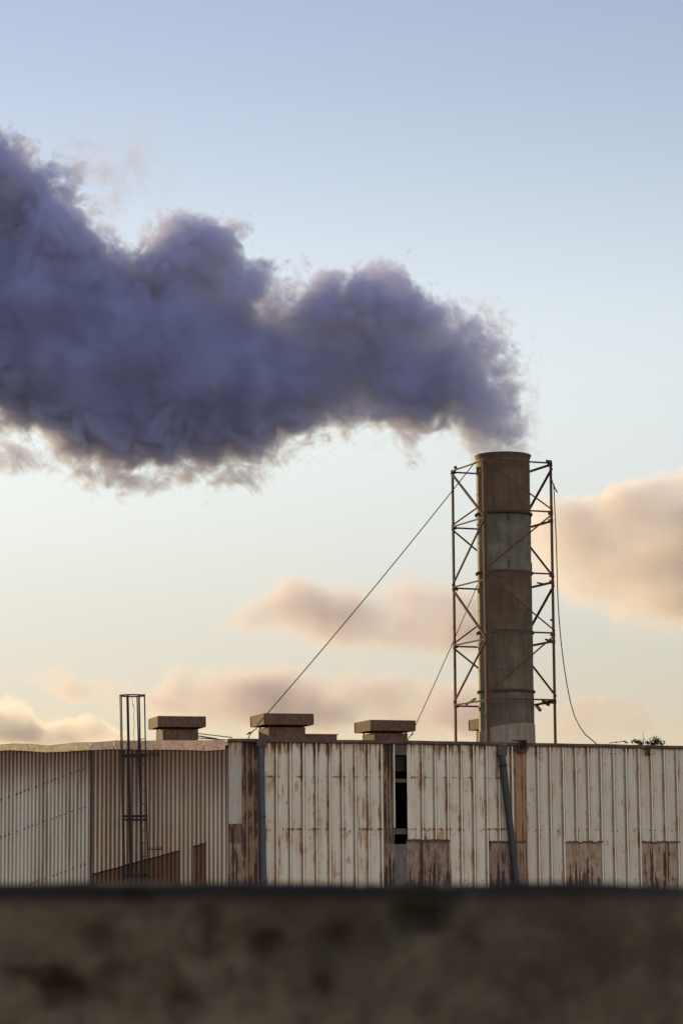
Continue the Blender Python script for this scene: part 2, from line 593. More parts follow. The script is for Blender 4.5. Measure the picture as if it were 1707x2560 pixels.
# eave line of the right shed, as (u, z)
EAVE = [onR(*Z2(-25, 290)), onR(*Z2(600, 296)), onR(*Z2(1568, 309)), onR(*Z3(600, 213)), onR(*Z3(1568, 232))]
UE = uR(2300)
EAVE.append((UE, EAVE[-1][1] + (UE - EAVE[-1][0]) * 0.0))
def eave(u): return interp(EAVE, u)
ZEAVE = eave(6.0)
ZROOF = ZEAVE + 0.02
DEPTH = 20.0

zl1 = onR(*Z2(800, 530))[1]
zl2 = onR(*Z2(800, 870))[1]
M_clad = cladding_mat('streaked_white_paint', (0.62, 0.575, 0.475), ZEAVE, -0.01, lines=((zl1, .55), (zl2, .55)))
M_clad2 = cladding_mat('weathered_white_paint', (0.55, 0.515, 0.435), ZEAVE, -0.17, lines=((zl2, .3),), seed=20, ribw=.55)
M_corner = cladding_mat('stained_corner_paint', (0.40, 0.395, 0.355), ZEAVE, 0.10, seed=33, topw=.2)
M_brown = cladding_mat('rust_brown_sheet', (0.16, 0.10, 0.07), ZEAVE, 0.30, seed=40, rust=(0.065, 0.035, 0.022))
def patch_mat(name, ztop, zbot, seed, pale, mid, orange, cut):
    """Rust-eaten sheet: pale worn metal with dark tongues running down from the torn edge and up from the foot."""
    m = NT(name)
    P = m.coord('Object')
    x, y, z = m.sep(P)[:3]
    rib = m.n('ShaderNodeAttribute', attribute_name='rib').outputs['Fac']
    t = m.mapr(z, ztop, zbot)
    n1 = m.noise(m.comb(m.math('MULTIPLY', x, 11.0), seed, m.math('MULTIPLY', z, .8)), 1.0, 4, .6)
    n2 = m.noise(m.comb(m.math('MULTIPLY', x, 6.0), seed + 7, m.math('MULTIPLY', z, 2.6)), 1.0, 5, .65)
    n3 = m.noise(m.comb(m.math('MULTIPLY', x, 40.0), seed, m.math('MULTIPLY', z, 2.0)), 1.0, 3, .6)
    g = m.noise(P, 50, 4, .7)
    c = m.mix(m.mapr(n3, .35, .65), pale, mid)
    c = m.mix(m.mapr(n2, .46, .62, 0, .85), c, orange)
    tongue = m.math('ADD', m.math('MULTIPLY_ADD', t, .16, n1), m.math('MULTIPLY', m.math('SUBTRACT', n2, .5), .35))
    tongue = m.math('ADD', tongue, m.math('MULTIPLY', rib, .14))
    c = m.mix(m.mapr(tongue, cut, cut + .06, 0, .92, True), c, (0.045, 0.025, 0.018))
    c = m.mix(m.mapr(m.math('MULTIPLY_ADD', n3, .25, t), .16, .10, 0, .85), c, (0.045, 0.026, 0.018))
    c = m.mix(m.mapr(g, .4, .8, 0, .35), c, (0.06, 0.04, 0.03))
    return finish(m, c, .9, 0, g, .4, .006)


zp = onR(*Z3(690, 850))[1]
M_patch = patch_mat('rusted_patch_sheet', zp, zp - 1.3, 60.0, (0.36, 0.25, 0.20), (0.22, 0.135, 0.10), (0.15, 0.072, 0.04), .63)
M_patch2 = patch_mat('rust_tongued_sheet', zp, zp - 1.3, 90.0, (0.42, 0.33, 0.26), (0.32, 0.21, 0.14), (0.26, 0.115, 0.04), .64)
M_orange = cladding_mat('orange_rust_sheet', (0.30, 0.165, 0.085), ZEAVE, 0.16, seed=80, rust=(0.17, 0.075, 0.03), ochre=(.38, .20, .09))
M_lip = rust_mat('torn_sheet_edge', (0.15, 0.10, 0.075), (0.05, 0.03, 0.022), (0.26, 0.20, 0.165), 1.0, 5.0, .55)
M_greysheet = plain_mat('dull_grey_sheet', (0.115, 0.10, 0.095), 0.75, 0, .35, 9)
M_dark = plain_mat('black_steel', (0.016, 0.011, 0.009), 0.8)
M_iron = rust_mat('rusty_iron', (0.075, 0.045, 0.032), (0.04, 0.026, 0.02), (0.12, 0.07, 0.045), 1.0, 3.0)
M_gutter = rust_mat('rusty_gutter_metal', (0.13, 0.085, 0.06), (0.07, 0.045, 0.034), (0.2, 0.15, 0.115), 1.0, 1.2)
M_vent = rust_mat('rusty_brown_duct', (0.132, 0.062, 0.037), (0.080, 0.040, 0.025), (0.20, 0.115, 0.075), 2.6, 1.2, .55)
M_pipe = plain_mat('slate_blue_paint', (0.040, 0.048, 0.066), 0.5, 0, .3, 7)
M_roofing = rust_mat('dusty_roof_sheet', (0.16, 0.12, 0.095), (0.10, 0.07, 0.05), (0.25, 0.21, 0.18), 1.0, .5)


def sheet(name, parent, mat, ribs, u0, u1, zbot, ztop, y0=0.0, half=.038, topw=.018, h=.042, seed=0, dent=.007):
    """Ribbed sheet from u0 to u1; ztop may be a function of u. Ribs stand out of the wall (-y)."""
    pts = [(u0, 0.0, .35)]
    rr = [r for r in ribs if u0 + .02 < r < u1 - .02]
    prev = u0
    for r in rr:
        if r - half * 1.9 - prev > .10:
            pts.append((prev + .02, 0, .30)); pts.append((prev + .06, 0, 0)); pts.append((r - half * 1.9 - .03, 0, .1))
        pts += [(r - half * 1.9, 0, .7), (r - topw - .008, -h, 1.0), (r - topw, -h - .002, -.1), (r + topw * .8, -h, -.1), (r + topw * .8 + .004, -h + .002, 1.0), (r + half, 0, 1.0)]
        prev = r + half
    if u1 - prev > .12: pts += [(prev + .05, 0, .30), (prev + .11, 0, 0)]
    pts.append((u1, 0.0, .35))
    nz = 14
    vs, at_, fs = [], [], []
    for j in range(nz + 1):
        for u, y, a in pts:
            zt = ztop(u) if callable(ztop) else ztop
            z = zbot + (zt - zbot) * j / nz
            vs.append((u, y0 + y + dent * noise.noise(Vector((u * 2.3, seed, z * 1.3))), z))
            at_.append(a)
    n = len(pts)
    fs = [(j * n + i, j * n + i + 1, (j + 1) * n + i + 1, (j + 1) * n + i) for j in range(nz) for i in range(n - 1)]
    o = mesh_obj(name, vs, fs, mat, parent)
    a = o.data.attributes.new('rib', 'FLOAT', 'POINT')
    a.data.foreach_set('value', at_)
    return o


ribsA = [uR(580 + (z + 7) * .38265) for z in (285, 375, 460, 545, 632, 715, 800, 885, 972)]
ribsB = [uR(1107 + (z + 13) * .38265) for z in (-146, -62, 20, 108, 190, 275, 355, 442, 530, 610, 690, 775, 857, 938, 1022, 1105, 1187, 1270, 1352, 1437, 1518)]
while ribsB[-1] < UE - .4: ribsB.append(ribsB[-1] + .343)
uA0, uA1 = uR(661.5), uR(959)
uO0, uO1 = uR(985.5), uR(1018)
top = lambda u: eave(u) - .045
FOOT = 0.05
uS = uR(604)                                            # grey corner strip, then the dark recess
zs = onR(*Z2(30, 835))[1]
sheet('corner_sheet', ribbed, M_corner, [], 0.0, uS, zs, top, -.015, seed=2)
sheet('corner_patch', ribbed, M_patch, [uS * .45], 0.0, uS, FOOT, zs - .004, -.006)
sheet('rusted_panel', ribbed, M_brown, [uR(618), uR(633), uR(646)], uS + .004, uA0 - .004, FOOT, top, .03, seed=3)['label'] = 'dark rust brown ribbed panel'
sheetA = sheet('wall_sheet', ribbed, M_clad, ribsA, uA0, uA1, FOOT, top, seed=1)
zb = onR(*Z2(1010, 860))[1]
sheet('rusted_panel', ribbed, M_brown, [uR(966.5), uR(975)], uA1 + .004, uO0 - .03, zb, top, .004, seed=4, half=.03, topw=.012)['label'] = 'dark brown streaked panel beside the opening'
sheet('lower_patch', ribbed, M_patch, [uR(968), uR(977)], uA1 + .004, uO0, FOOT, zb - .004, -.004, seed=5, half=.03, topw=.012)
MB().box(uO0 - .028, uO0 + .012, -.05, .06, zb, top(uO0)).build('jamb', M_clad2, ribbed)
# the open bay: panel above, rails across, grey sheet below; the unlit inside shows between them
z_a, z_b = onR(*Z2(1100, 385))[1], onR(*Z2(1100, 490))[1]
MB().box(uO0 + .014, uO1 - .004, .0, .02, z_a, top(uO1)).build('fascia_board', M_gutter, ribbed)
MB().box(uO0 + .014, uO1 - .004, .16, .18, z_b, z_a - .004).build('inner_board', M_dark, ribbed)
for ya, yb in ((540, 565), (866, 903)):
    MB().box(uO0 + .0, uO1 + .05, .05, .13, onR(*Z2(1100, yb))[1], onR(*Z2(1100, ya))[1]).build('rail', M_gutter, ribbed, bevel=.006)
MB().box(uO0 + .004, uO1 - .004, -.002, .016, FOOT, onR(*Z2(1100, 968))[1]).build('grey_sheet', M_greysheet, ribbed)
# right-hand run of cladding
sheetB = sheet('wall_sheet', ribbed, M_clad, ribsB, uO1, uR(1283), FOOT, top, seed=7)
uP0, uP1 = uR(1283) + .003, uR(1317)
sheet('rust_stained_sheet', ribbed, M_orange, [uP0 + .1, uP1 - .09], uP0, uP1, FOOT, top, -.003, seed=8, half=.03, h=.025)['label'] = 'orange rust stained sheet below the gutter outlet'
sheetC = sheet('wall_sheet', ribbed, M_clad2, ribsB, uP1 + .003, UE, FOOT, top, seed=9)


def patch(za, zc, ya, mat=M_patch):
    u0, u1 = uR(Z3(za, 0)[0]), uR(Z3(zc, 0)[0])
    zt = onR(*Z3((za + zc) / 2, ya))[1]
    sheet('rusted_patch', ribbed, mat, ribsB, u0, u1, FOOT, lambda u: zt + .02 * noise.noise(Vector((u * 6, 1, 0))), -.012, seed=za, h=.04)
    vs = MB()
    n = 18                                              # curled, torn lip over the patch
    top_, bot_ = [], []
    pr = MB()
    P = []
    for i in range(n + 1):
        u = u0 + (u1 - u0) * i / n
        k = min((abs(u - r) for r in ribsB))
        yy = -.03 - (.045 if k < .05 else 0)
        P.append((u, yy, zt + .012 + .05 * noise.noise(Vector((u * 7, za, 0)))))
    pr.tube(P, [.022 + .012 * noise.noise(Vector((p[0] * 9, 3, za))) for p in P], 5)
    pr.build('torn_lip', M_lip, ribbed)


patch(-242 + 0, 38, 840)
patch(298, 540, 850)
patch(795, 1035, 852, M_patch2)
patch(1290, 1535, 852, M_patch2)
# screw heads along the rails belong to the sheets they hold
def add_screws(o, spots, size=.013, out=.022):
    bm = bmesh.new()
    bm.from_mesh(o.data)
    for u, z in spots:
        n0 = len(bm.faces)
        vs = [bm.verts.new((u + size * math.cos(k * math.pi / 3) * q, y, z + size * math.sin(k * math.pi / 3) * q)) for y, q in ((.0, 1.2), (-out, 1.0)) for k in range(6)]
        fs = [bm.faces.new((vs[k], vs[(k + 1) % 6], vs[6 + (k + 1) % 6], vs[6 + k])) for k in range(6)]
        fs.append(bm.faces.new(vs[6:]))
        for f in fs: f.material_index = 1
    bm.to_mesh(o.data)
    bm.free()
    if len(o.data.materials) < 2: o.data.materials.append(M_dark)


spotsA = [onR(*Z2(z_, y_)) for z_, y_ in ((250, 877), (368, 876), (395, 877), (506, 879), (625, 881), (768, 883), (880, 883), (385, 350), (895, 365), (388, 822))]
spotsB, spotsC = [onR(*Z2(1278, 882))], []
for yy, step in ((775, 1), (268, 3), (1098, 2)):
    zz = onR(*Z3(690, yy))[1]
    for i, r in enumerate(ribsB):
        for q in (((.075, -.075) if i % 3 == 0 else (-.17,) if i % 3 == 2 and step < 3 else ())):
            if abs(r + q - uP0) > .4: (spotsB if r < uP0 else spotsC).append((r + q + .01 * math.sin(i * 3 + yy), zz + .012 * math.sin(i * 5)))
add_screws(sheetA, spotsA)
add_screws(sheetB, spotsB)
add_screws(sheetC, spotsC)

# eave gutter along the wall top
n = 60
vs, fs = [], []
for i in range(n + 1):
    u = -.02 + (UE + .02) * i / n
    e = eave(u) + .012 * noise.noise(Vector((u * .9, 5, 0)))
    sec = [(.02, e - .05), (-.075, e - .048), (-.095, e - .03), (-.10, e + .035), (-.085, e + .042), (.05, e + .046)]
    vs += [(u, a, c) for a, c in sec]
fs = [(i * 6 + k, i * 6 + (k + 1) % 6, (i + 1) * 6 + (k + 1) % 6, (i + 1) * 6 + k) for i in range(n) for k in range(6)]
fs += [(5, 4, 3, 2, 1, 0), tuple(n * 6 + k for k in range(6))]
mesh_obj('gutter', vs, fs, M_gutter, ribbed)
# roof, end wall and back wall close the shed
mesh_obj('roof', [(-.0, .052, ZROOF - .03), (UE, .052, eave(UE) - .01), (UE, DEPTH, eave(UE) + .1), (-.0, DEPTH, ZROOF + .1),
                  (-.0, .052, ZROOF - .09), (UE, .052, eave(UE) - .07), (UE, DEPTH, eave(UE) + .04), (-.0, DEPTH, ZROOF + .04)],
         [(0, 1, 2, 3), (7, 6, 5, 4), (0, 4, 5, 1), (1, 5, 6, 2), (2, 6, 7, 3), (3, 7, 4, 0)], M_roofing, ribbed)
MB().box(0.0, UE, DEPTH - .1, DEPTH - .02, 0, ZROOF + .07).build('back_wall', M_greysheet, ribbed)
MB().box(UE - .1, UE, .06, DEPTH - .11, 0, ZROOF - .02).build('end_wall', M_greysheet, ribbed)
MB().box(0.0, .08, .06, DEPTH - .11, 0, ZROOF - .02).build('end_wall', M_greysheet, ribbed)
# loose cappings and a broken outlet on the gutter
bb = MB()
for za, zc, ya, yc in ((1085, 1128, 203, 196), (1128, 1178, 200, 190), (1178, 1200, 190, 203)):
    u0, h0 = onR(*Z3(za, ya)); u1, h1 = onR(*Z3(zc, yc))
    bb.bar((u0, -.02, h0), (u1, -.02, h1), .12, .02)
bb.build('bent_capping', M_gutter, ribbed)
go = MB()
u0, z0 = onR(*Z3(438, 190)); u1, z1 = onR(*Z3(537, 183))
go.box(u0, u1, -.16, .03, z0 - .005, z0 + .03)
uc, zc_ = onR(*Z3(505, 225))
R = []
for k in range(13):
    a = math.pi * k / 12
    R.append((uc - .125 * math.cos(a), zc_ - .02 - .115 * math.sin(a)))
for (a0, b0), (a1, b1) in zip(R, R[1:]):
    go.bar((a0, -.13, b0), (a1, -.13, b1), .14, .022, up=(0, 1, 0))
go.box(uc - .125, uc - .10, -.20, -.06, zc_ - .03, z0 - .006)
go.box(uc + .10, uc + .125, -.20, -.06, zc_ - .03, z0 - .006)
outlet = go.build('gutter_outlet', M_iron, ribbed)
MB().box(uc - .098, uc + .098, -.10, -.08, zc_ - .1, z0 - .007).build('outlet_mouth', M_dark, outlet)

# two drain pipes
def wpt(u, y, z): return CORNER * 1.0 + EU * u - EN * y + Vector((0, 0, z - CORNER.z))
p0, p1 = onR(*Z2(183, 320)), onR(*Z2(201, 1240))
dp = empty('drain_pipe', wpt(p1[0], -.06, 0))
tag(dp, 'upright blue drain pipe in the dark recess near the shed corner', 'drain pipe')
inv = lambda o: [p - o.location for p in ()]
lo = dp.location
MB().tube([wpt(p1[0] + .01, -.085, 0.02) - lo, wpt(p1[0], -.085, p1[1]) - lo, wpt(p0[0], -.085, p0[1]) - lo], .085, 16).build('pipe', M_pipe, dp, True)
MB().box(-.13, .13, -.12, .10, onR(*Z2(183, 335))[1] , onR(*Z2(183, 287))[1], Matrix.Translation(wpt(p0[0], -.085, 0) - lo) @ Matrix.Rotation(YAW, 4, 'Z')).build('hopper', M_gutter, dp, bevel=.01)
for zz in (2.2, 3.9):
    MB().lathe([(.088, zz), (.096, zz + .005), (.096, zz + .05), (.088, zz + .055)], wpt(interp([(p1[1], p1[0]), (p0[1], p0[0])], zz), -.085, 0) - lo, 16).build('clip', M_iron, dp)
q0, q1 = onR(*Z3(372, 275)), onR(*Z3(470, 1140))
ap = empty('drain_pipe', wpt(q1[0], -.2, 0))
tag(ap, 'black drain pipe broken loose and leaning across the ribbed wall below the chimney', 'drain pipe')
lo = ap.location
dirp = (wpt(q1[0], -.16, q1[1]) - wpt(q0[0], -.10, q0[1])).normalized()
a0 = wpt(q0[0], -.13, q0[1])
a1 = wpt(q1[0], -.15, q1[1])
a2 = a1 + (a1 - a0).normalized() * 1.9
M_pipe2 = plain_mat('sooty_black_paint', (0.020, 0.023, 0.030), 0.5, 0, .3, 7)
MB().tube([a0 - lo, a1 - lo, a2 - lo], [.10, .088, .088], 16).build('pipe', M_pipe2, ap, True)
Mx = Matrix.Translation(a0 - lo) @ Matrix.Rotation(YAW, 4, 'Z') @ Matrix.Rotation(rad(6.5), 4, 'Y')
MB().box(-.125, .125, -.10, .10, -.05, .25, Mx).build('hopper', M_gutter, ap, bevel=.012)
MB().tube([a0 + (a1 - a0) * .08 - lo, a0 + (a1 - a0) * .10 - lo], .112, 16).build('collar', M_dark, ap, True)

# ------------------------------------------------------------------ corrugated shed on the left
ZL = onL(300, 1875)[1]
def corr_mat(name, paint, valley, ztop, topd, topw, seed, stripe=.8, dirt=0.0, old=((0.155, 0.072, 0.034), (0.26, 0.14, 0.07))):
    """Painted corrugated iron: every furrow carries rust and painted shade, and rust has washed down from the capping."""
    m = NT(name)
    P = m.coord('Object')
    x, y, z = m.sep(P)[:3]
    rib = m.n('ShaderNodeAttribute', attribute_name='rib').outputs['Fac']
    band = m.noise(m.comb(m.math('MULTIPLY', x, 1.7), seed, m.math('MULTIPLY', z, .12)), 1.0, 4, .6)
    run = m.noise(m.comb(m.math('MULTIPLY', x, 19.0), seed + 3, m.math('MULTIPLY', z, .35)), 1.0, 4, .6)
    spot = m.noise(m.comb(m.math('MULTIPLY', x, 12.0), seed + 6, m.math('MULTIPLY', z, 3.0)), 1.0, 4, .6)
    g = m.noise(P, 60, 4, .7)
    c = m.mix(m.mapr(run, .3, .7), tuple(v * .86 for v in paint), paint)
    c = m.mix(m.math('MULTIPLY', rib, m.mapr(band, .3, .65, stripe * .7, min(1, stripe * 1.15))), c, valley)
    # whole furrows gone to rust, here and there
    gone = m.math('MULTIPLY', m.mapr(m.math('MULTIPLY_ADD', band, .7, m.math('MULTIPLY', run, .45)), .58 - dirt, .72 - dirt, 0, .9, True), m.math('MULTIPLY_ADD', rib, .75, .25))
    c = m.mix(gone, c, m.mix(m.mapr(run, .4, .6), old[0], old[1]))
    top = m.mapr(m.math('MULTIPLY_ADD', m.math('SUBTRACT', run, .5), 1.3, z), ztop - topd, ztop, 0, 1, True)
    top = m.math('MULTIPLY', top, m.math('MULTIPLY_ADD', rib, .45, .65))
    c = m.mix(m.math('MULTIPLY', top, topw, clamp=True), c, (0.150, 0.062, 0.030))
    c = m.mix(m.mapr(spot, .66, .76, 0, .8), c, (0.09, 0.05, 0.03))
    c = m.mix(m.mapr(g, .45, .8, 0, .25), c, tuple(v * .5 for v in paint))
    return finish(m, c, .6, 0, g, .25, .004)


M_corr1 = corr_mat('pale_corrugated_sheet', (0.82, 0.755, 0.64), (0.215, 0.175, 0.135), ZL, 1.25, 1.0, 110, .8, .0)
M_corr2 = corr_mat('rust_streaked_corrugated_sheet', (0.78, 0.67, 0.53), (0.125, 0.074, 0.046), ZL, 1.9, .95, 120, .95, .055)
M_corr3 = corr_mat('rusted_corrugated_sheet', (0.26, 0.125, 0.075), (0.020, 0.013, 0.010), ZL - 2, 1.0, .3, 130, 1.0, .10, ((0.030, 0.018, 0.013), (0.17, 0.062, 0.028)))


def corrugated(name, mat, u0, u1, zbot, ztop, y0=0.0, pitch=.112, amp=.034, seed=0, phase0=0.0):
    n = int((u1 - u0) / pitch * 10)
    nz = 12
    vs, at_ = [], []
    for j in range(nz + 1):
        for i in range(n + 1):
            u = u0 + (u1 - u0) * i / n
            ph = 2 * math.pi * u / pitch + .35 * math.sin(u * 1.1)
            zt = ztop(u) if callable(ztop) else ztop
            z = zbot + (zt - zbot) * j / nz
            c = math.cos(ph)
            vs.append((u, y0 - amp * c + .010 * noise.noise(Vector((u * .9, seed, z * .7))), z))
            k = .5 - .5 * math.cos(ph + .8)  # shade painted on the right-facing slope, together with the furrow rust
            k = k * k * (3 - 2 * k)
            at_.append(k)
    w = n + 1
    fs = [(j * w + i, j * w + i + 1, (j + 1) * w + i + 1, (j + 1) * w + i) for j in range(nz) for i in range(n)]
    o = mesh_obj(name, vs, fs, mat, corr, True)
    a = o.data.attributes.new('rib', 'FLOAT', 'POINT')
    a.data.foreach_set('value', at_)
    return o


uSeam, uSeam2 = uL(229), uL(553)
ULE = uL(-560)
ztL = lambda u: ZL + .02
pale = corrugated('pale_wall_sheet', M_corr1, ULE, uSeam - .02, FOOT, ztL, seed=1, pitch=.100)
corrugated('streaked_wall_sheet', M_corr2, uSeam + .015, uSeam2 - .008, FOOT, ztL, seed=2)
corrugated('corner_wall_sheet', M_corr2, uSeam2 + .008, -.015, FOOT, ztL, -.004, seed=3)
MB().box(uSeam - .03, uSeam + .025, -.03, .03, FOOT, ZL).build('seam_strip', M_dark, corr)
MB().box(uSeam2 - .008, uSeam2 + .008, -.004, .03, FOOT, ZL).build('seam_strip', M_dark, corr)
# rusted sheets let in below a slanting edge
r0, r1 = onL(*Z1(540, 1120)), onL(*Z1(1035, 985))
ln = lambda u: r0[1] + (r1[1] - r0[1]) * (u - r0[0]) / (r1[0] - r0[0])
corrugated('rusted_sheet', M_corr3, uSeam + .02, r1[0], FOOT, ln, -.012, seed=4)['label'] = 'heavily rusted sheet with a slanting top edge'
r2, r3 = onL(*Z1(1115, 962)), onL(*Z1(1188, 940))
ln2 = lambda u: r2[1] + (r3[1] - r2[1]) * (u - r2[0]) / (r3[0] - r2[0])
corrugated('rusted_sheet', M_corr3, r2[0], r3[0], FOOT, ln2, -.012, seed=5)['label'] = 'small heavily rusted sheet near the corner'
for (a, b_) in ((r0, r1), (r2, r3)):
    N_ = int((b_[0] - a[0]) / .03)
    P = []
    for i in range(N_ + 1):
        u = a[0] + (b_[0] - a[0]) * i / N_
        P.append((u, -.03 - .02 * math.cos(2 * math.pi * u / .112 + .35 * math.sin(u * 1.1)), a[1] + (b_[1] - a[1]) * i / N_ + .012 * noise.noise(Vector((u * 8, 2, 2)))))
    MB().tube(P, [.016 + .016 * noise.noise(Vector((p[0] * 11, 5, 1))) ** 2 * 4 for p in P], 5).build('torn_edge', M_dark, corr)
# slanting rows of screws
spots = []
for pa, pb in (((0, 693), (505, 503)), ((25, 898), (485, 735)), ((150, 1185), (490, 1062))):
    a, c = onL(*Z1(*pa)), onL(*Z1(*pb))
    a = (a[0] - 1.6, a[1] - 1.6 * (c[1] - a[1]) / (c[0] - a[0])) if pa[0] < 100 else a
    N_ = int((c[0] - a[0]) / .1)
    for i in range(N_ + 1):
        if (i * 5 + pa[1]) % 7 in (1, 4): continue
        spots.append((a[0] + (c[0] - a[0]) * i / N_, a[1] + (c[1] - a[1]) * i / N_))
add_screws(pale, spots, .017, .045)
# capping pieces along the eave, each bent its own way
CAPS = [(-560, -330, 372, 385, 414, 420), (-330, -180, 384, 374, 420, 414), (-180, -80, 374, 380, 414, 416), (-80, 60, 378, 368, 416, 405), (62, 170, 366, 368, 405, 411), (171, 285, 368, 377, 411, 418), (286, 404, 378, 364, 417, 413), (405, 526, 362, 358, 411, 404),
        (528, 657, 360, 351, 405, 399), (660, 892, 349, 350, 400, 404), (893, 1031, 349, 347, 402, 404), (1032, 1176, 348, 347, 403, 408), (1178, 1300, 348, 344, 410, 401)]
M_cap = [rust_mat('gold_glow_capping_metal', (0.86, 0.60, 0.25), (0.60, 0.34, 0.13), (0.86, 0.72, 0.45), 1.0, 1.6, .52, .45, 1.0, .25),  # golden glow painted into the colour of the left-hand pieces
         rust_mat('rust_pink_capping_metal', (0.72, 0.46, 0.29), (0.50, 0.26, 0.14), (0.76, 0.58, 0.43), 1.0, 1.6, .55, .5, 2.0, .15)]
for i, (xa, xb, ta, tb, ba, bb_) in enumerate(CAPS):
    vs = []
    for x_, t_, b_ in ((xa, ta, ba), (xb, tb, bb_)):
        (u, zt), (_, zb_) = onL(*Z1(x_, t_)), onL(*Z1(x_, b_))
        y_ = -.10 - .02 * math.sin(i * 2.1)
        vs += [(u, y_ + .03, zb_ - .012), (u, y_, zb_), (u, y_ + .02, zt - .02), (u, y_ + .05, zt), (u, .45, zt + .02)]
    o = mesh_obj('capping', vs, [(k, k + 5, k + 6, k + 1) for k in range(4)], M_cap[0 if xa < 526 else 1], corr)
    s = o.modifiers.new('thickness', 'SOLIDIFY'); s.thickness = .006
mesh_obj('roof', [(ULE, .1, ZL + .12), (-.0, .1, ZL + .12), (-.0, DEPTH, ZL + .2), (ULE, DEPTH, ZL + .2), (ULE, .1, ZL + .06), (-.0, .1, ZL + .06), (-.0, DEPTH, ZL + .14), (ULE, DEPTH, ZL + .14)],
         [(0, 1, 2, 3), (7, 6, 5, 4), (0, 4, 5, 1), (1, 5, 6, 2), (2, 6, 7, 3), (3, 7, 4, 0)], M_roofing, corr)
MB().box(ULE + .12, -.12, DEPTH - .1, DEPTH - .02, 0, ZL + .16).build('back_wall', M_greysheet, corr)
MB().box(ULE, ULE + .1, .06, DEPTH - .11, 0, ZL).build('end_wall', M_greysheet, corr)

# ------------------------------------------------------------------ caged ladder
LD = 74.45
hc = at(*Z1(764, 90), LD)
lad = empty('caged_ladder', (hc.x, LD, 0))
tag(lad, 'rusty black caged ladder standing against the corrugated wall', 'ladder')
def Lp(p): return Vector(p) - lad.location
ra_t, ra_b = at(*Z1(834, 82), LD - .22), at(*Z1(856, 1190), LD - .22)
rb_t, rb_b = at(*Z1(800, 400), LD + .24), at(*Z1(822, 1190), LD + .24)
def rail(t, b, z): return b + (t - b) * ((z - b.z) / (t.z - b.z))
RT, RB = ra_t.z, 0.0
lean = (ra_t.x - ra_b.x) / (ra_t.z - ra_b.z)
MB().bar(Lp(rail(ra_t, ra_b, RT)), Lp(rail(ra_t, ra_b, RB)), .06, .03, (1, 0, 0)).build('rail', M_dark, lad)
MB().bar(Lp(rail(rb_t, rb_b, RT - .02)), Lp(rail(rb_t, rb_b, RB)), .06, .03, (1, 0, 0)).build('rail', M_dark, lad)
z_r = at(*Z1(830, 415), LD).z
M_rung = rust_mat('worn_rung_steel', (0.22, 0.17, 0.14), (0.08, 0.05, 0.04), (0.4, 0.36, 0.32), 1.0, 3.0)
for i in range(-1, 17):
    z = z_r - .338 * i
    if z < .2 or z > RT - .1: continue
    MB().tube([Lp(rail(ra_t, ra_b, z)), Lp(rail(rb_t, rb_b, z))], .013, 8).build('rung', M_rung, lad, True)
HR = .335
def cage(z): return Vector((hc.x - .0 + lean * (z - hc.z), LD, z))
ZC = 2.35
for yy, w_ in ((90, .035), (435, .06), (785, .05), (806, .035), (1127, .05)):
    z = at(*Z1(764, yy), LD).z
    P = [cage(z) + Vector((HR * math.cos(a), HR * math.sin(a), 0)) for a in (2 * math.pi * k / 28 for k in range(29))]
    b = MB()
    for p, q in zip(P, P[1:]):
        b.bar(Lp(p), Lp(q), .010, w_)
    b.build('hoop', M_dark, lad)
for an in (172, 214, 118, 254, 62, 306):
    a = rad(an)
    o_ = Vector((HR * math.cos(a), HR * math.sin(a), 0)) * .985
    MB().bar(Lp(cage(hc.z - .0) + o_), Lp(cage(1.75) + o_), .014, .046, (-math.sin(a), math.cos(a), 0)).build('cage_bar', M_dark, lad)
for yy, xe in ((428, 915), (975, 932)):
    z = at(*Z1(845, yy), LD).z
    e_ = at(*Z1(xe, yy - 4), LD + .42); e_.z = z
    b = MB()
    for dz in (0, .055):
        b.bar(Lp(rail(ra_t, ra_b, z + dz) + Vector((0, .1, 0))), Lp(e_ + Vector((0, 0, dz))), .02, .03 if dz == 0 else .015)
    b.bar(Lp(e_), Lp(e_ + Vector((0, 0, .06))), .03, .03)
    b.build('wall_bracket', M_dark, lad)
M_wire = plain_mat('black_wire', (0.02, 0.016, 0.014), 0.6)
# loose wire knotted to the top hoop
P = [at(*Z1(x_, y_), LD + .05) for x_, y_ in ((762, 100), (766, 135), (774, 150), (764, 148), (768, 138), (776, 170), (771, 205), (776, 250), (772, 310), (776, 360), (792, 398))]
tag(MB().tube(P, .006, 5).build('loose_wire', M_wire), 'thin knotted wire dangling inside the ladder cage', 'wire')

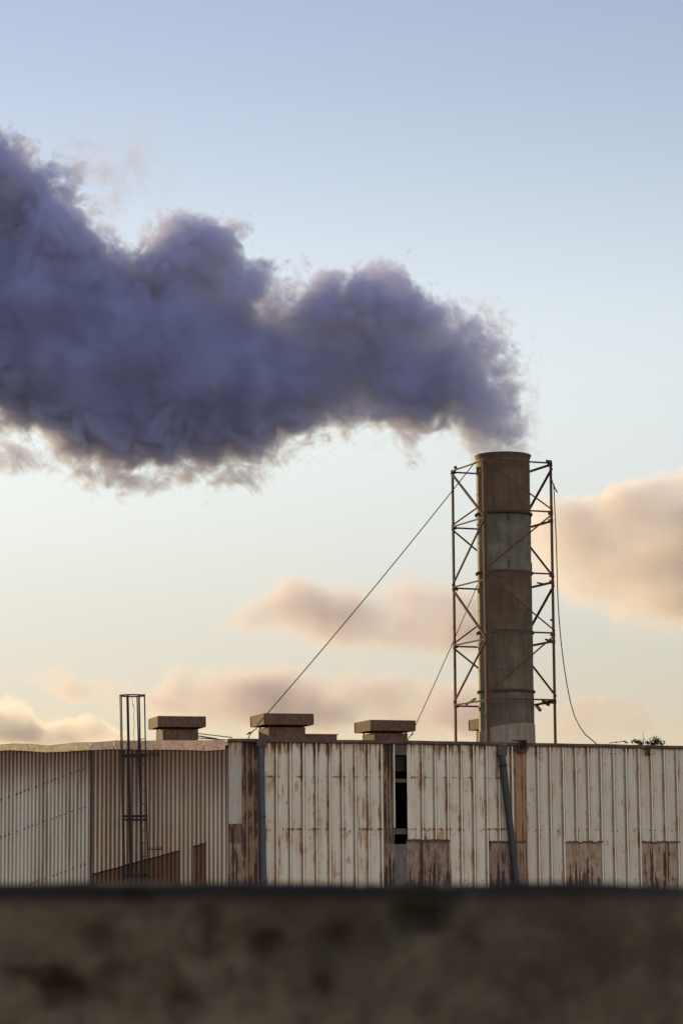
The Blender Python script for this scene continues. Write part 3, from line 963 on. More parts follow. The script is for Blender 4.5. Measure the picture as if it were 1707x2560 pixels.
# ------------------------------------------------------------------ roof vents
def vent(label, cornerpx, toppx, capw, basew, caph, depth, yaw, gap=.06):
    """Square cowl on a square shaft; its near corner is seen at cornerpx."""
    pc = at(cornerpx, toppx, depth)
    M = Matrix.Rotation(yaw, 4, 'Z')
    ctr = pc + (M @ Vector((capw / 2, capw / 2, 0)))
    zt = pc.z
    zroof = ZROOF + .02 * 0 + .005
    e = empty('roof_vent', (ctr.x, ctr.y, zroof), yaw)
    tag(e, label, 'roof vent', 'square roof vents behind the eaves')
    h = capw / 2
    zt -= zroof
    b = MB()
    t = .02
    b.box(-h, h, -h, h, zt - t, zt)
    b.box(-h + .002, h - .002, -h + .002, -h + t, zt - caph, zt - t - .001)
    b.box(-h + .002, h - .002, h - t, h - .002, zt - caph, zt - t - .001)
    b.box(-h + .002, -h + t, -h + t + .001, h - t - .001, zt - caph, zt - t - .001)
    b.box(h - t, h - .002, -h + t + .001, h - t - .001, zt - caph, zt - t - .001)
    for sx_, sy_ in ((-1, -1), (1, -1), (-1, 1), (1, 1)):           # folded corner seams
        b.box(sx_ * h - .012, sx_ * h + .012, sy_ * h - .012, sy_ * h + .012, zt - caph + .004, zt - .004)
    cap = b.build('cowl', M_vent, e)
    MB().box(-h * .35 - .012, -h * .35 + .012, -h - .004, -h + .001, zt - caph + .004, zt - .004).build('seam', M_gutter, cap)
    g = basew / 2
    zs_ = zt - caph - gap
    b = MB()
    b.box(-g, g, -g, g, -.05, zs_)
    b.build('shaft', M_vent, e)
    for sx_, sy_ in ((-1, -1), (1, -1), (-1, 1), (1, 1)):
        MB().box(sx_ * g * .93 - .02, sx_ * g * .93 + .02, sy_ * g * .93 - .02, sy_ * g * .93 + .02, zs_ + .001, zt - t - .002).build('strut', M_iron, e)
    MB().box(-g - .06, g + .06, -g - .06, g + .06, -.05, .06).build('curb', M_gutter, e)
    return e


vent('rusty square roof vent just right of the ladder cage', *Z1(912, 207), 1.39, 1.04, .31, 81.8, rad(14.6))
vent('widest rusty roof vent, with a wire across its cowl', *Z2(210, 112), 1.39, 1.04, .305, 77.4, rad(17.1))
vent('rusty roof vent between the open wall bay and the chimney', *Z2(905, 155), 1.39, 1.04, .315, 83.4, rad(19.4))
v4 = vent('roof vent mostly hidden behind the chimney foot', Z3(178, 0)[0] + 34, Z3(0, 35)[1], 1.39, 1.04, .33, 87.6, rad(17))
# scrap on the roof
s0 = at(*Z1(1240, 330), 79)
b = MB()
for pa, pb, w_ in (((1140, 308), (1325, 330), .35), ((1145, 335), (1300, 345), .25), ((1142, 322), (1240, 338), .2)):
    b.bar(at(*Z1(*pa), 79) - s0, at(*Z1(*pb), 78.6) - s0, w_, .025)
o = b.build('scrap_sheet', M_gutter)
o.location = s0
tag(o, 'bent strips of scrap sheet lying on the roof behind the shed corner', 'scrap metal')
s0 = at(*Z2(540, 276), 78.4)
o = MB().box(-.55, .55, -.3, .3, -.12, .075, Matrix.Rotation(YAW, 4, 'Z')).box(-.58, .58, -.33, .33, .076, .1, Matrix.Rotation(YAW, 4, 'Z')).build('roof_hatch', M_vent)
o.location = s0
tag(o, 'low flat hatch on the roof right of the widest vent', 'hatch')

# ------------------------------------------------------------------ chimney
CD = 84.0
cm = at(1261, 1490, CD)
CX = cm.x
def zc(py, depth): return at(1258, py, depth).z
RN = CD - .81
ztopC = zc(1129, RN)
rings = [zc(y, RN) for y in (1277, 1425, 1575, 1724)]
zcol = zc(1828, RN)
chim = empty('chimney', (CX, CD, 0))
tag(chim, 'tall rusty steel chimney in sections, smoking, inside a lattice mast', 'chimney')


def steel(name, base, dark, pale, seed, soot=None):
    m = NT(name)
    P = m.coord('Object')
    x, y, z = m.sep(P)[:3]
    an = m.math('ARCTAN2', x, y)
    Q = m.comb(m.math('MULTIPLY', an, 5.0), seed, m.math('MULTIPLY', z, .55))
    run = m.noise(Q, 1.4, 6, .66)
    fine = m.noise(m.comb(m.math('MULTIPLY', an, 26.0), seed, m.math('MULTIPLY', z, 1.2)), 1.0, 4, .6)
    bl = m.noise(P, 1.6, 5, .6)
    g = m.noise(P, 35, 4, .7)
    c = m.mix(m.mapr(run, .36, .64), dark, base)
    c = m.mix(m.mapr(fine, .5, .72, 0, .55), c, dark)
    c = m.mix(m.mapr(bl, .5, .72, 0, .75), c, pale)
    c = m.mix(m.mapr(g, .4, .8, 0, .3), c, tuple(v * .45 for v in base))
    if soot:
        c = m.mix(m.mapr(m.math('MULTIPLY_ADD', m.math('SUBTRACT', fine, .5), 1.6, z), soot - .9, soot, 0, .35, True), c, (0.022, 0.016, 0.013))
    return finish(m, c, .72, 0.0, m.math('ADD', g, run), .3, .008)


ST = [steel('brown_rusted_steel', (0.130, 0.072, 0.037), (0.074, 0.042, 0.023), (0.155, 0.094, 0.051), 1, ztopC),
      steel('grey_weathered_steel', (0.150, 0.132, 0.092), (0.088, 0.070, 0.044), (0.21, 0.19, 0.148), 2),
      steel('dark_rusted_steel', (0.118, 0.074, 0.040), (0.064, 0.041, 0.023), (0.165, 0.112, 0.065), 3),
      steel('grey_brown_steel', (0.130, 0.102, 0.064), (0.075, 0.055, 0.034), (0.18, 0.147, 0.098), 4),
      steel('dusty_grey_steel', (0.13, 0.105, 0.075), (0.078, 0.058, 0.042), (0.165, 0.142, 0.11), 5)]
edges = [ztopC] + rings + [zcol]
r_ = .80
for i in range(5):
    a, b_ = edges[i + 1], edges[i]
    seam = a + (b_ - a) * (.33, .5, .35, .35, .6)[i]
    rr = r_ + .004 * i
    prof = [(rr, a), (rr, seam - .02), (rr + .008, seam - .012), (rr + .008, seam + .012), (rr, seam + .02)] + [(rr, seam + (b_ - seam) * k / 4) for k in (1, 2, 3, 4)]
    if i == 0: prof += [(rr - .02, b_), (rr - .02, b_ - 1.5)]
    MB().lathe(prof, n=72, wob=.010).build('shell_section', ST[i], chim, True)
for z in rings:
    MB().lathe([(r_ - .01, z - .06), (r_ + .05, z - .055), (r_ + .065, z - .03), (r_ + .065, z + .0), (r_ + .045, z + .022), (r_ - .01, z + .03)], n=72).build('flange', M_iron, chim, True)
MB().lathe([(r_ - .0, ztopC - .16), (r_ + .01, ztopC - .12), (r_ + .045, ztopC - .03), (r_ + .048, ztopC), (r_ + .02, ztopC + .01), (r_ - .03, ztopC + .01), (r_ - .03, ztopC - .1)], n=72).build('rim', ST[0], chim, True)
M_col = steel('pale_mortar_collar', (0.27, 0.225, 0.165), (0.17, 0.13, 0.09), (0.36, 0.31, 0.245), 7)
n = 72
vs = []
for row in range(4):
    for k in range(n):
        a = 2 * math.pi * k / n
        zt = zcol + .10 + .17 * math.sin(a + .55 + math.pi / 2 + .2) * .9
        vs.append(((r_ + (.045, .04, .035, -.01)[row]) * math.cos(a), (r_ + (.045, .04, .035, -.01)[row]) * math.sin(a), (ZROOF - .2, zt - .3, zt, zt + .012)[row]))
fs = [(i * n + k, i * n + (k + 1) % n, (i + 1) * n + (k + 1) % n, (i + 1) * n + k) for i in range(3) for k in range(n)]
mesh_obj('base_collar', vs, fs, M_col, chim, True)
MB().lathe([(r_ + .012, 0), (r_ + .012, zcol + .01)], n=72).build('lower_shell', ST[4], chim, True)
for z, an in ((rings[0] - .2, -1.45), (rings[1] + .17, -1.45), (rings[0] - .2, -.25), (rings[1] + .17, -.2), (rings[0] - .16, -2.5)):
    p = Vector((math.cos(an) * (r_ + .012), math.sin(an) * (r_ + .012), z))
    MB().bar(p - Vector((0, 0, .12)), p + Vector((0, 0, .12)), .035, .03, (math.cos(an), math.sin(an), 0)).build('stiffener', M_iron, chim)

# ------------------------------------------------------------------ lattice mast round the chimney
TY, TS = rad(22.3), 2.255
mast = empty('lattice_mast', (CX - .05, CD, ZROOF))
tag(mast, 'rusty square lattice mast of angle iron standing round the chimney', 'mast')
M_mast = rust_mat('rusted_angle_iron', (0.100, 0.043, 0.023), (0.058, 0.028, 0.017), (0.15, 0.070, 0.036), 1.2, 2.0)
RM = Matrix.Rotation(TY, 3, 'Z')
hs = TS / 2
PX = {'F': RM @ Vector((-hs, -hs, 0)), 'R': RM @ Vector((hs, -hs, 0)), 'B': RM @ Vector((hs, hs, 0)), 'L': RM @ Vector((-hs, hs, 0))}
FD = CD + PX['F'].y
zF = [at(1201, y, FD).z - ZROOF for y in (1148, 1271, 1428, 1577, 1746)]
off = [.04, .27, .24, .24, .05]
INW = {'F': ((1, 0), (0, 1)), 'R': ((-1, 0), (0, 1)), 'B': ((-1, 0), (0, -1)), 'L': ((1, 0), (0, -1))}
ptop = {'F': zF[0] + .06, 'R': zF[0] + .06, 'B': zF[0] + .02, 'L': zF[0] + .0}
for k, p in PX.items():
    (a, b_), (c, d) = INW[k]
    lean_ = Vector((0.0, 0, 0))
    MB().angle(Vector((p.x, p.y, -.1)), Vector((p.x, p.y, ptop[k])), .085 if k != 'F' else .10, .012, RM @ Vector((a, b_, 0)), RM @ Vector((c, d, 0))).build('post', M_mast, mast)
    MB().box(-.09, .09, -.09, .09, -.03, .012, Matrix.Translation(p) @ RM.to_4x4()).build('base_plate', M_iron, mast)


def member(name, a, za, b_, zb_, w_=.05, out=.0):
    p, q = PX[a].copy(), PX[b_].copy()
    mid = (p + q) / 2
    o_ = mid.normalized() * (.012 + out)
    p, q = p + o_, q + o_
    p.z, q.z = za, zb_
    d = (q - p).normalized()
    face = mid.normalized()
    side = d.cross(face).normalized()
    b = MB()
    b.angle(p - side * w_ / 2, q - side * w_ / 2, w_, .008, side, -face)
    b.build(name, M_mast, mast)


for k in range(5):
    w_ = .05
    member('crossbar', 'F', zF[k], 'R', zF[k], w_)
    member('crossbar', 'L', zF[k] - off[k], 'F', zF[k] - off[k], w_)
    member('crossbar', 'L', zF[k] - off[k] - .02, 'B', zF[k] - off[k] - .02, w_)
    member('crossbar', 'R', zF[k] - off[k], 'B', zF[k] - off[k], w_ + .01)
zz = lambda k: zF[k] - off[k]
# diagonals zigzag down each face
member('brace', 'F', zF[0] - .03, 'R', zF[1] + .05, .045, .01)
member('brace', 'R', zF[1] - .05, 'F', zF[2] + .05, .045, .01)
member('brace', 'F', zF[2] - .05, 'R', zF[3] + .06, .045, .01)
member('brace', 'R', zF[3] - .05, 'F', zF[4] + .10, .045, .01)
member('brace', 'L', zz(0) - .05, 'F', zz(1) + .06, .055, .01)
member('brace', 'F', zz(1) - .06, 'L', zz(2) + .06, .045, .01)
member('brace', 'L', zz(2) - .06, 'F', zz(3) + .06, .055, .01)
member('brace', 'F', zz(3) - .06, 'L', zz(4) + .08, .045, .01)
member('brace', 'B', zz(0) - .1, 'L', zz(1) + .04, .045, .01)
member('brace', 'L', zz(1) - .06, 'B', zz(2) + .1, .055, .01)
member('brace', 'B', zz(2) - .1, 'L', zz(3) + .04, .045, .01)
member('brace', 'L', zz(3) - .06, 'B', zz(4) + .1, .055, .01)
member('brace', 'R', zz(0) - .12, 'B', zz(1) + .10, .055, .01)
member('brace', 'B', zz(1) - .10, 'R', zz(2) + .14, .045, .01)
member('brace', 'R', zz(2) - .10, 'B', zz(3) + .10, .055, .01)
member('brace', 'B', zz(3) - .12, 'R', zz(4) + .16, .045, .01)
# gusset plates and broken stubs
for k in range(5):
    for c, zk in (('R', zF[k] - .03), ('R', zz(k)), ('L', zz(k)), ('F', zF[k])):
        p = PX[c]
        M_ = Matrix.Translation(Vector((p.x, p.y, zk))) @ RM.to_4x4()
        sx_ = -1 if c == 'R' else 1
        MB().box(min(0, sx_ * .16), max(0, sx_ * .16), -.02 if c != 'L' else .006, -.006 if c != 'L' else .02, -.07, .05, M_).build('gusset', M_mast, mast)
org = mast.location
def stub(pa, pb, d0, d1, w_=.055):
    a, b_ = at(*pa, d0) - org, at(*pb, d1) - org
    MB().bar(a, b_, w_, w_ * .8).build('broken_brace', M_mast, mast)
Z5 = lambda a, b_: (1060 + a * .2551, 1480 + b_ * .2551)
Z4 = lambda a, b_: (1060 + a * .2551, 1100 + b_ * .2551)
stub(Z5(1160, 1062), Z5(1218, 1108), 84.0, 83.7, .08)
stub(Z5(1090, 1105), Z5(1136, 1162), 84.6, 84.3, .08)
stub(Z5(1255, 1062), Z5(1095, 1105), 83.5, 84.8)
stub(Z5(410, 1103), Z5(500, 1045), 84.0, 83.2)
stub(Z4(1108, 1400), Z4(1180, 1412), 83.9, 83.7, .06)
stub(Z5(1188, 465), Z5(1235, 480), 83.7, 83.5, .06)
stub(Z4(298, 258), Z4(318, 290), 84.6, 84.6, .1)
stub(Z4(1190, 205), Z4(1248, 212), 83.4, 83.4, .08)
for pt in (Z4(285, 1068), Z5(290, 347), Z5(1240, 272), Z4(318, 1468)):
    stub((pt[0] - 2, pt[1]), (pt[0] + 3, pt[1] + 1), 84.6 if pt[0] < 1250 else 83.4, 84.6 if pt[0] < 1250 else 83.4, .07)

# ------------------------------------------------------------------ guy wires
def sagged(p, q, sag, n=24):
    return [p + (q - p) * (i / n) - Vector((0, 0, sag * 4 * (i / n) * (1 - i / n))) for i in range(n + 1)]


M_rope = plain_mat('weathered_cable', (0.03, 0.022, 0.018), 0.7)
a = at(*Z4(500, 212), FD + .02)
b_ = at(*Z2(172, 182), 76.4)
e_ = at(*Z2(112, 240), 76.1)
P = sagged(a, b_, .10) + [at(*Z2(160, 212), 76.3), at(*Z2(125, 240), 76.2), at(*Z2(98, 252), 76.15), at(*Z2(112, 238), 76.1), at(*Z2(140, 232), 76.1), at(*Z2(118, 252), 76.1), at(*Z2(104, 285), 76.0)]
tag(MB().tube(P, .014, 6).build('guy_wire', M_rope), 'long taut wire slanting from the mast top down across the widest vent', 'guy wire', 'guy wires of the mast')
a = PX['B'] + org
a = Vector((a.x, a.y, at(1305, 1205, a.y).z))
b_ = at(*Z2(1196, 195), 84.8)
P = sagged(a, b_, .16) + [at(*Z2(1180, 235), 84.8), at(*Z2(1160, 268), 84.8), at(*Z2(1188, 245), 84.8), at(*Z2(1172, 250), 84.8), at(*Z2(1150, 280), 84.7), at(*Z2(1148, 300), 84.7)]
tag(MB().tube(P, .013, 6).build('guy_wire', M_rope), 'thin wire passing behind the mast, knotted beside the vent left of the chimney', 'guy wire', 'guy wires of the mast')
P = [(Z4(1226, 262), 83.3), (Z4(1236, 330), 83.2), (Z4(1250, 390), 83.1), (Z4(1266, 448), 83.0), (Z4(1272, 540), 83.0), (Z4(1281, 750), 82.9), (Z4(1291, 980), 82.7), (Z4(1299, 1250), 82.5), (Z5(1306, 30), 82.2), (Z5(1318, 240), 82),
     (Z5(1338, 480), 81.7), (Z5(1364, 700), 81.3), (Z5(1393, 890), 80.9), (Z5(1428, 1070), 80.5), (Z5(1470, 1215), 80), (Z5(1520, 1315), 79.6), (Z5(1575, 1395), 79.2), (Z3(1000, 208), 78.7)]
tag(MB().tube([at(*p, d) for p, d in P], .015, 6).build('guy_wire', M_rope), 'slack cable hanging in a curve from the mast to the roof on the right', 'guy wire', 'guy wires of the mast')
P = [at(*Z4(1262, 430), 83.0), at(*Z4(1280, 478), 82.95), at(*Z4(1302, 513), 82.9)]
tag(MB().tube(P, .02, 6).build('cable_end', M_rope), 'short frayed cable end sticking out beside the mast top', 'cable')

# ------------------------------------------------------------------ weeds growing in the gutter
rnd = random.Random(5)
def leaf_mat():
    m = NT('weed_leaves')
    g = m.noise(m.coord('Object'), 9, 3)
    c = m.mix(m.mapr(g, .35, .65), (0.018, 0.032, 0.012), (0.055, 0.085, 0.025))
    return finish(m, c, .6)


M_leaf = leaf_mat()
wc = at(*Z3(1335, 215), 78.2)
weed = empty('gutter_weed', wc)
tag(weed, 'dark green weed rooted in the gutter at the right, one tuft hanging down', 'weed')
lf = MB()
def leaf(p, d, L, W):
    d = d.normalized()
    s = d.cross(Vector((rnd.uniform(-1, 1), rnd.uniform(-1, 1), rnd.uniform(-1, 1)))).normalized()
    n_ = s.cross(d)
    lf.add([p, p + d * L * .5 + s * W / 2 + n_ * .01, p + d * L, p + d * L * .5 - s * W / 2 + n_ * .01], [(0, 1, 2, 3)])


st = MB()
def clump(zx, zy, spread, count, L, W, up=1.0, drop=0):
    c = at(*Z3(zx, zy), 78.15 + rnd.uniform(-.05, .1)) - wc
    for _ in range(count):
        p = c + Vector((rnd.gauss(0, spread), rnd.gauss(0, spread * .8), abs(rnd.gauss(0, spread * .7)) * (1 if not drop else -1)))
        leaf(p, Vector((rnd.uniform(-1, 1), rnd.uniform(-1, 1), rnd.uniform(-.3, .8) * up)), .8 * L * rnd.uniform(.6, 1.3), W * rnd.uniform(.6, 1.3))


clump(1248, 200, .045, 26, .11, .05)
clump(1275, 205, .05, 40, .10, .05)
clump(1325, 212, .08, 45, .09, .04)
clump(1290, 214, .05, 40, .08, .04)
clump(1355, 214, .05, 40, .08, .04)
clump(1385, 213, .06, 75, .10, .045)
clump(1395, 200, .045, 60, .10, .04)
clump(1425, 212, .05, 24, .09, .04)
for zy in (225, 240, 255, 270): clump(1336, zy, .03, 22, .08, .04, -1, 1)
root = at(*Z3(1388, 205), 78.1) - wc
for _ in range(34):
    leaf(root + Vector((rnd.uniform(-.06, .08), rnd.uniform(-.05, .05), .04)), Vector((rnd.gauss(-.15, .6), rnd.gauss(0, .4), 1.3)), rnd.uniform(.12, .24), .014)
lf.build('foliage', M_leaf, weed)
a = at(*Z3(1308, 205), 78.1) - wc
t = at(*Z3(1306, 142), 78.1) - wc
st.tube([a, (a + t) / 2 + Vector((.01, 0, 0)), t], .004, 4)
st.tube([at(*Z3(1336, 210), 78.0) - wc, at(*Z3(1336, 275), 77.98) - wc], .008, 4)
st.tube([root - Vector((0, 0, .06)), root + Vector((0, 0, .12))], .01, 4)
st.build('stem', M_leaf, weed)
lf = MB()
for dx, dz in ((-.03, -.03), (.01, 0), (.02, -.01)): leaf(t + Vector((dx, 0, dz)), Vector((rnd.uniform(-1, 1), 0, .5)), .035, .02)
lf.build('flower_head', M_leaf, weed)


# ------------------------------------------------------------------ smoke and clouds
def D(pts, s=1707 / 1568):
    return [(x * s, y * s) for x, y in pts]


SMOKE_Y = 84.5
TOP = D([(-150, 430), (0, 480), (150, 575), (300, 625), (470, 640), (600, 690), (660, 722), (700, 712), (800, 705), (900, 705), (1000, 750), (1110, 830), (1180, 890), (1212, 960), (1226, 1050)])
# rounded heads standing out of the body: centre and radius in the 1568-wide photo copy, depth offset in metres
HEADS = [(25, 485, 95, .3), (-60, 480, 100, -.2), (460, 612, 78, .1), (420, 610, 72, .6), (820, 768, 85, .2), (900, 772, 85, -.3), (955, 775, 75, .2), (760, 770, 85, 0.0), (620, 730, 70, .4), (300, 660, 70, .6), (-130, 330, 120, .4), (-30, 395, 92, -.5), (15, 360, 62, .3), (60, 470, 95, .2), (110, 455, 50, -.9), (125, 560, 95, -.6), (190, 620, 80, .5), (255, 650, 70, -.4), (325, 635, 66, .3), (385, 590, 62, -.8), (432, 562, 80, 0.0),
         (480, 545, 52, -.5), (470, 640, 85, .4), (392, 530, 40, .5), (585, 655, 62, -.3), (612, 680, 46, .5), (560, 690, 60, -.9), (700, 700, 50, .2), (735, 690, 68, -.5), (800, 698, 62, .4), (850, 690, 58, -.7), (910, 660, 54, 0.0), (935, 690, 50, -.5),
         (870, 730, 80, .5), (985, 745, 56, -.3), (1040, 765, 52, .3), (1095, 765, 52, -.2), (1120, 800, 48, .3), (1150, 850, 46, -.2), (1060, 850, 90, 0.0), (1172, 905, 42, .1), (1165, 970, 46, 0.0), (1152, 1040, 56, 0.0), (1130, 1000, 50, .1)]
BOT = D([(-150, 985), (0, 985), (60, 1000), (130, 1040), (200, 1082), (290, 1095), (370, 1075), (450, 1090), (520, 1100), (600, 1095), (640, 1035), (700, 1012), (760, 1010), (830, 980), (870, 995), (950, 1030),
         (1000, 1000), (1060, 1005), (1086, 1075), (1210, 1075), (1226, 1066)])


def pnoise(x, y, z, seed=0):
    """Gradient noise on float32 arrays, about -1..1."""
    xi, yi, zi = np.floor(x).astype(np.int32), np.floor(y).astype(np.int32), np.floor(z).astype(np.int32)
    fx, fy, fz = x - xi, y - yi, z - zi
    u, v, w_ = (t * t * t * (t * (t * 6 - 15) + 10) for t in (fx, fy, fz))
    out = None
    res = []
    for dx in (0, 1):
        for dy in (0, 1):
            for dz in (0, 1):
                h = PERM[(PERM[(PERM[(xi + dx + seed) & 255] + yi + dy) & 255] + zi + dz) & 255]
                g = GRAD[h & 15]
                res.append(g[..., 0] * (fx - dx) + g[..., 1] * (fy - dy) + g[..., 2] * (fz - dz))
    a = [res[i] + (res[i + 1] - res[i]) * w_ for i in (0, 2, 4, 6)]
    b = [a[0] + (a[1] - a[0]) * v, a[2] + (a[3] - a[2]) * v]
    return b[0] + (b[1] - b[0]) * u


_rs = np.random.RandomState(11)
PERM = _rs.permutation(256).astype(np.int32)
GRAD = np.array([(1, 1, 0), (-1, 1, 0), (1, -1, 0), (-1, -1, 0), (1, 0, 1), (-1, 0, 1), (1, 0, -1), (-1, 0, -1), (0, 1, 1), (0, -1, 1), (0, 1, -1), (0, -1, -1), (1, 1, 0), (0, -1, 1), (-1, 1, 0), (0, -1, -1)], np.float32)


def pfbm(x, y, z, octs, rough=.55, seed=0):
    t, a, n_ = 0, 1.0, 0
    for o in range(octs):
        k = 2.03 ** o
        t = t + a * pnoise(x * k, y * k, z * k, seed + 17 * o)
        n_ += a
        a *= rough
    return t / n_


def sstep(a, b, x):
    t = np.clip((x - a) / (b - a), 0, 1)
    return t * t * (3 - 2 * t)


def make_smoke():
    T = sorted((p.x, p.z) for p in (at(x, y, SMOKE_Y) for x, y in TOP))
    B = sorted((p.x, p.z) for p in (at(x, y, SMOKE_Y) for x, y in BOT))
    px = lambda v: at(v * 1707 / 1568, 1280, SMOKE_Y).x      # photo columns, in the 1568-wide copy
    pz = lambda v: at(853, v * 1707 / 1568, SMOKE_Y).z
    x0, x1 = T[0][0], T[-1][0] + .35
    z0, z1 = min(z for _, z in B) - 1.5, pz(205)
    thick, hy = .62, 4.3
    y0, y1 = SMOKE_Y - hy, SMOKE_Y + hy
    NX, NZ, NC, NR = 544, 384, 8, 6
    NS = NC * NR
    X, Z = np.meshgrid(np.linspace(x0, x1, NX, dtype=np.float32), np.linspace(z0, z1, NZ, dtype=np.float32))
    Tx, Tz = np.array(T).T
    Bx, Bz = np.array(B).T
    atlas = np.zeros((NR * NZ, NC * NX), np.float32)
    hull = np.zeros((NZ, NX), bool)
    xm = px(1226)
    M1 = .01294                                              # metres per pixel of that copy at this distance
    shreds = ((100, 1045, 85, 50, .4), (330, 1100, 95, 45, .45), (660, 1045, 60, 32, .4), (500, 1095, 60, 40, .4), (1100, 1020, 40, 35, .35), (250, 400, 190, 150, .16), (330, 330, 60, 110, .10), (150, 420, 90, 110, .5), (20, 1040, 75, 60, .5), (240, 1085, 130, 45, .5), (560, 1085, 90, 35, .5), (420, 1080, 70, 50, .35), (950, 1015, 40, 30, .5))
    for k in range(NS):
        yv = y0 + (y1 - y0) * (k + .5) / NS - SMOKE_Y
        # only points near the plume or its loose shreds are worth the noise
        zt, zb = np.interp(X[0], Tx, Tz).astype(np.float32), np.interp(X[0], Bx, Bz).astype(np.float32)
        sel = (Z < zt + 1.1) & (Z > zb - 1.2)
        for cx, cz, r_, oy in HEADS:
            sel |= (X - px(cx)) ** 2 + (Z - pz(cz)) ** 2 + (yv - oy) ** 2 < (r_ * M1 + 1.1) ** 2
        for cx, cz, rx, rz, st in shreds:
            sel |= ((X - px(cx)) / (rx * M1)) ** 2 + ((Z - pz(cz)) / (rz * M1)) ** 2 + (yv / 2.2) ** 2 < 2.5
        hmid = np.maximum((zt - zb) / 2, .02)
        sel &= abs(yv) < hmid * thick + 1.7
        x, z = X[sel], Z[sel]
        y = np.full_like(x, yv)
        near = sstep(px(980), px(1180), x)                   # 1 close to the stack
        amp = .55 * (1 - .6 * near)
        qx = x + pfbm(x * .5, y * .5, z * .5, 2, seed=3) * amp
        qz = z + pfbm(x * .5, y * .5 + 40, z * .5, 2, seed=5) * amp
        qy = y + pnoise(x * .5, y * .5 + 80, z * .5, 7) * amp
        zt, zb = np.interp(qx, Tx, Tz).astype(np.float32), np.interp(qx, Bx, Bz).astype(np.float32)
        hh = np.maximum((zt - zb) / 2, .02)
        dz = qz - (zt + zb) / 2
        f = hh - np.sqrt(dz * dz + (qy / thick) ** 2)
        up = sstep(-.55, .1, dz / hh)                        # 1 on the upper side, 0 underneath
        acc = np.exp(np.clip(f, -3, 6) * 5.0)
        calm = sstep(.25, .8, np.abs(qy) / (hh * thick + .2)) * (1 - near) * sstep(1.05, .6, np.abs(dz) / hh)   # broad, smooth flanks
        for cx, cz, r_, oy in HEADS:
            acc += np.exp(np.clip(r_ * M1 - np.sqrt((qx - px(cx)) ** 2 + (qz - pz(cz)) ** 2 + (qy - oy) ** 2), -3, 6) * 5.0)
        f = np.log(acc) / 5.0 + .08
        for sc, am, sd in ((.7, .7, 21), (1.3, .75, 23), (2.4, .62, 25), (4.6, .42, 27), (9.0, .20, 29)):
            n_ = pnoise(qx * sc, qy * sc, qz * sc, sd)
            f = f + am * (.5 + .5 * up) * (1 - .4 * near) * (1 - calm * (.35 if sc < 1 else .75)) * (np.sqrt(n_ * n_ + .003) - .25)
        # torn shreds: warped noise, strong below and at the stack mouth
        s1 = pfbm(qx * .9, qy * .9, qz * .9, 3, .6, 41)
        s2 = pfbm(qx * 1.4 + 1.1 * s1, qy * 1.4 + 9, qz * 1.4 - 1.1 * s1, 5, .66, 43)
        s3 = pfbm(x * 2.6 + 1.5 * s2, y * 2.6, z * 2.2 + 1.2 * s1, 4, .66, 47)
        f = f + s2 * ((1 - up) * 2.3 * (1 - near) * sstep(1.6, .5, f) * (1 - .8 * calm) + .3 * (1 - calm)) + s3 * (near * 2.0 + .2) - .10 * near
        soft = .26 + .5 * (1 - up) + .45 * calm
        d = sstep(-.05, soft, f)
        d = d * np.interp(x, [px(v) for v in (-150, 900, 1050, 1150, 1215, 1230)], [1, 1, .85, .55, .34, .3]).astype(np.float32)
        d = d * (.45 + .55 * sstep(0, 1.5, f)) * (1 + .3 * s1)
        # faint loose shreds: above at the left, below at the left edge
        for cx, cz, rx, rz, st in shreds:
            e = ((x - px(cx)) / (rx * M1)) ** 2 + ((z - pz(cz)) / (rz * M1)) ** 2 + (y / 2.2) ** 2
            d = np.maximum(d, st * sstep(.02, .42, s2 * .8 + s1 * .5 + s3 * .3 + .12 - .35 * e) * (e < 2.5))
        dd = np.zeros_like(X)
        dd[sel] = d * (x < xm + .25)
        d = dd
        r_, c_ = divmod(k, NC)
        d[0] = d[-1] = 0
        d[:, -1] = 0
        hull |= d > .05
        atlas[r_ * NZ:(r_ + 1) * NZ, c_ * NX:(c_ + 1) * NX] = d
    img = bpy.data.images.new('smoke_density', NC * NX, NR * NZ, alpha=False)
    img.colorspace_settings.name = 'Non-Color'
    buf = np.ones((NR * NZ, NC * NX, 4), np.float32)
    buf[..., :3] = np.clip(atlas / 1.6, 0, 1)[..., None]
    img.pixels.foreach_set(buf.ravel())
    img.update()
    # hull: follows the outline of the vapour, as deep as the plume is tall
    cols = list(range(0, NX, 12)) + [NX - 1]
    prof = []
    for c in cols:
        w_ = hull[:, max(0, c - 12):c + 13].any(axis=1).nonzero()[0]
        if len(w_): prof.append((X[0, c], Z[w_[0], 0] - .12, Z[w_[-1], 0] + .12))
    verts, faces, R = [], [], 24
    for x, a, b in prof:
        c, h = (a + b) / 2, (b - a) / 2
        for q in range(R):
            an = 2 * math.pi * q / R
            ca, sa = math.cos(an), math.sin(an)
            verts.append((x, SMOKE_Y + math.copysign(abs(ca) ** .6, ca) * min(hy, .3 + h * thick * 1.2), c + math.copysign(abs(sa) ** .6, sa) * h))
    for i in range(len(prof) - 1):
        for q in range(R):
            a, b = i * R + q, i * R + (q + 1) % R
            faces.append((a, b, b + R, a + R))
    faces.append(tuple(range(R))[::-1])
    faces.append(tuple(range((len(prof) - 1) * R, len(prof) * R)))
    m = NT('chimney_smoke')
    P = m.n('ShaderNodeNewGeometry').outputs['Position']
    x, y, z = m.sep(P)[:3]
    u = m.mapr(x, x0, x1, .5 / NX, 1 - .5 / NX)
    v = m.mapr(z, z0, z1, .5 / NZ, 1 - .5 / NZ)
    k = m.math('FLOOR', m.mapr(y, y0, y1, 0, NS - .001))
    row = m.math('FLOOR', m.math('MULTIPLY_ADD', k, 1.0 / NC, .0001))
    col = m.math('MULTIPLY_ADD', row, -float(NC), k)
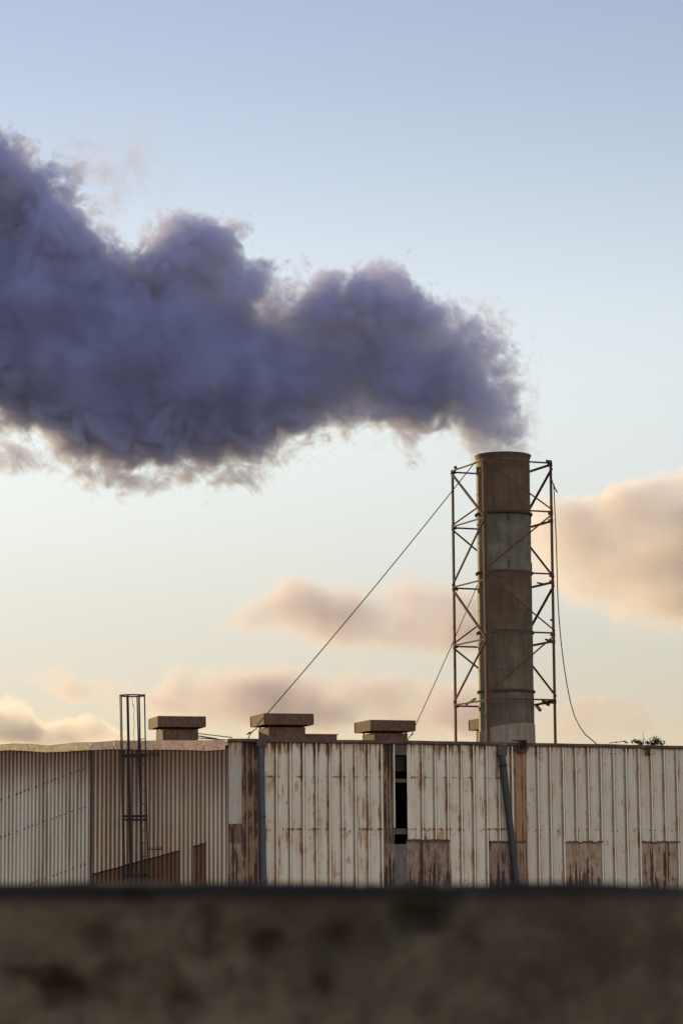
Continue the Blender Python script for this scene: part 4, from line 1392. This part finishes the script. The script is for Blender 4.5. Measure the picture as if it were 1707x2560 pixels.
    uv = m.comb(m.math('MULTIPLY', m.math('ADD', col, u), 1.0 / NC), m.math('MULTIPLY', m.math('ADD', row, v), 1.0 / NR), 0.0)
    tx = m.n('ShaderNodeTexImage', interpolation='Linear', extension='EXTEND')
    tx.image = img
    m.put(tx.inputs[0], uv)
    d = m.math('MULTIPLY', tx.outputs[0], SMOKE_DENS * 1.6)
    pv = m.n('ShaderNodeVolumePrincipled')
    pv.inputs['Color'].default_value = (*SMOKE_COL, 1)
    pv.inputs['Absorption Color'].default_value = (0.13, 0.13, 0.2, 1)
    pv.inputs['Anisotropy'].default_value = 0.25
    m.put(pv.inputs['Density'], d)
    m.t.links.new(pv.outputs[0], m.out.inputs['Volume'])
    m.m.cycles.volume_step_rate = 0.035
    return mesh_obj('smoke_plume', verts, faces, m.m)


SMOKE_DENS, SMOKE_COL = 5.0, (0.605, 0.63, 0.90)
smoke = make_smoke()
tag(smoke, 'dark billowing smoke drifting left from the top of the rusty chimney', 'smoke', kind='stuff')

# clouds, two and a half kilometres off
def cloud(label, top, bottom, dens, thick=.8, seed=0.0, edge=9.0, color=(0.64, 0.56, 0.61), wisp=(.03, 50.0, 20.0), margin=8.0):
    o = billow('cloud', 2500.0, top, bottom, thick, dens * 2.1, margin, 26.0, .02, 2, edge, color, (0.4, 0.37, 0.41), aniso=.55, step=.7,
               offset=seed * 977.0, puffs=((.022, 30.0), (.055, 22.0), (.14, 11.0)), low_edge=45.0, fine=(.016, .55, 2), wisp=wisp, rough=.6)
    return tag(o, label, 'cloud', 'sunset clouds low in the sky')


cloud('largest cloud, pinkish with golden upper edges, right of the chimney', [(1285, 1310), (1330, 1235), (1395, 1215), (1455, 1222), (1495, 1232), (1520, 1192), (1555, 1175), (1620, 1172), (1672, 1170), (1690, 1152), (1780, 1140)],
      [(1285, 1430), (1385, 1520), (1450, 1570), (1550, 1605), (1650, 1615), (1780, 1615)], .019, thick=.6, seed=1, edge=12, color=(0.92, 0.82, 0.80))
cloud('mauve cloud behind the long wire, left of the chimney', [(450, 1525), (560, 1510), (640, 1475), (700, 1415), (760, 1420), (850, 1440), (950, 1430), (1000, 1402), (1060, 1420), (1130, 1440), (1230, 1450)],
      [(450, 1560), (580, 1600), (690, 1630), (800, 1660), (1000, 1670), (1230, 1670)], .022, seed=3, edge=24)
cloud('long low cloud bank behind the roof vents', [(320, 1740), (390, 1690), (430, 1662), (560, 1640), (700, 1648), (850, 1668), (950, 1668), (1060, 1690), (1240, 1680)],
      [(330, 1800), (430, 1850), (700, 1880), (1000, 1880), (1240, 1880)], .028, seed=4, edge=22)
cloud('small grey cloud behind the ladder cage', [(50, 1690), (110, 1660), (180, 1668), (250, 1668), (340, 1695), (400, 1720)],
      [(60, 1720), (110, 1750), (180, 1780), (280, 1790), (400, 1780)], .026, seed=5, edge=16)
cloud('peach cloud with a bright yellow crest low at the left edge', [(-120, 1730), (0, 1752), (40, 1748), (80, 1758), (120, 1785), (180, 1775), (230, 1790), (295, 1822)],
      [(-120, 1890), (0, 1900), (100, 1900), (200, 1900), (295, 1880)], .045, seed=6, color=(0.94, 0.83, 0.76))
cloud('faint peach cloud low beside the slack cable', [(1370, 1760), (1430, 1715), (1520, 1718), (1600, 1740), (1670, 1770)],
      [(1370, 1860), (1450, 1880), (1560, 1880), (1670, 1850)], .02, seed=7, edge=18)
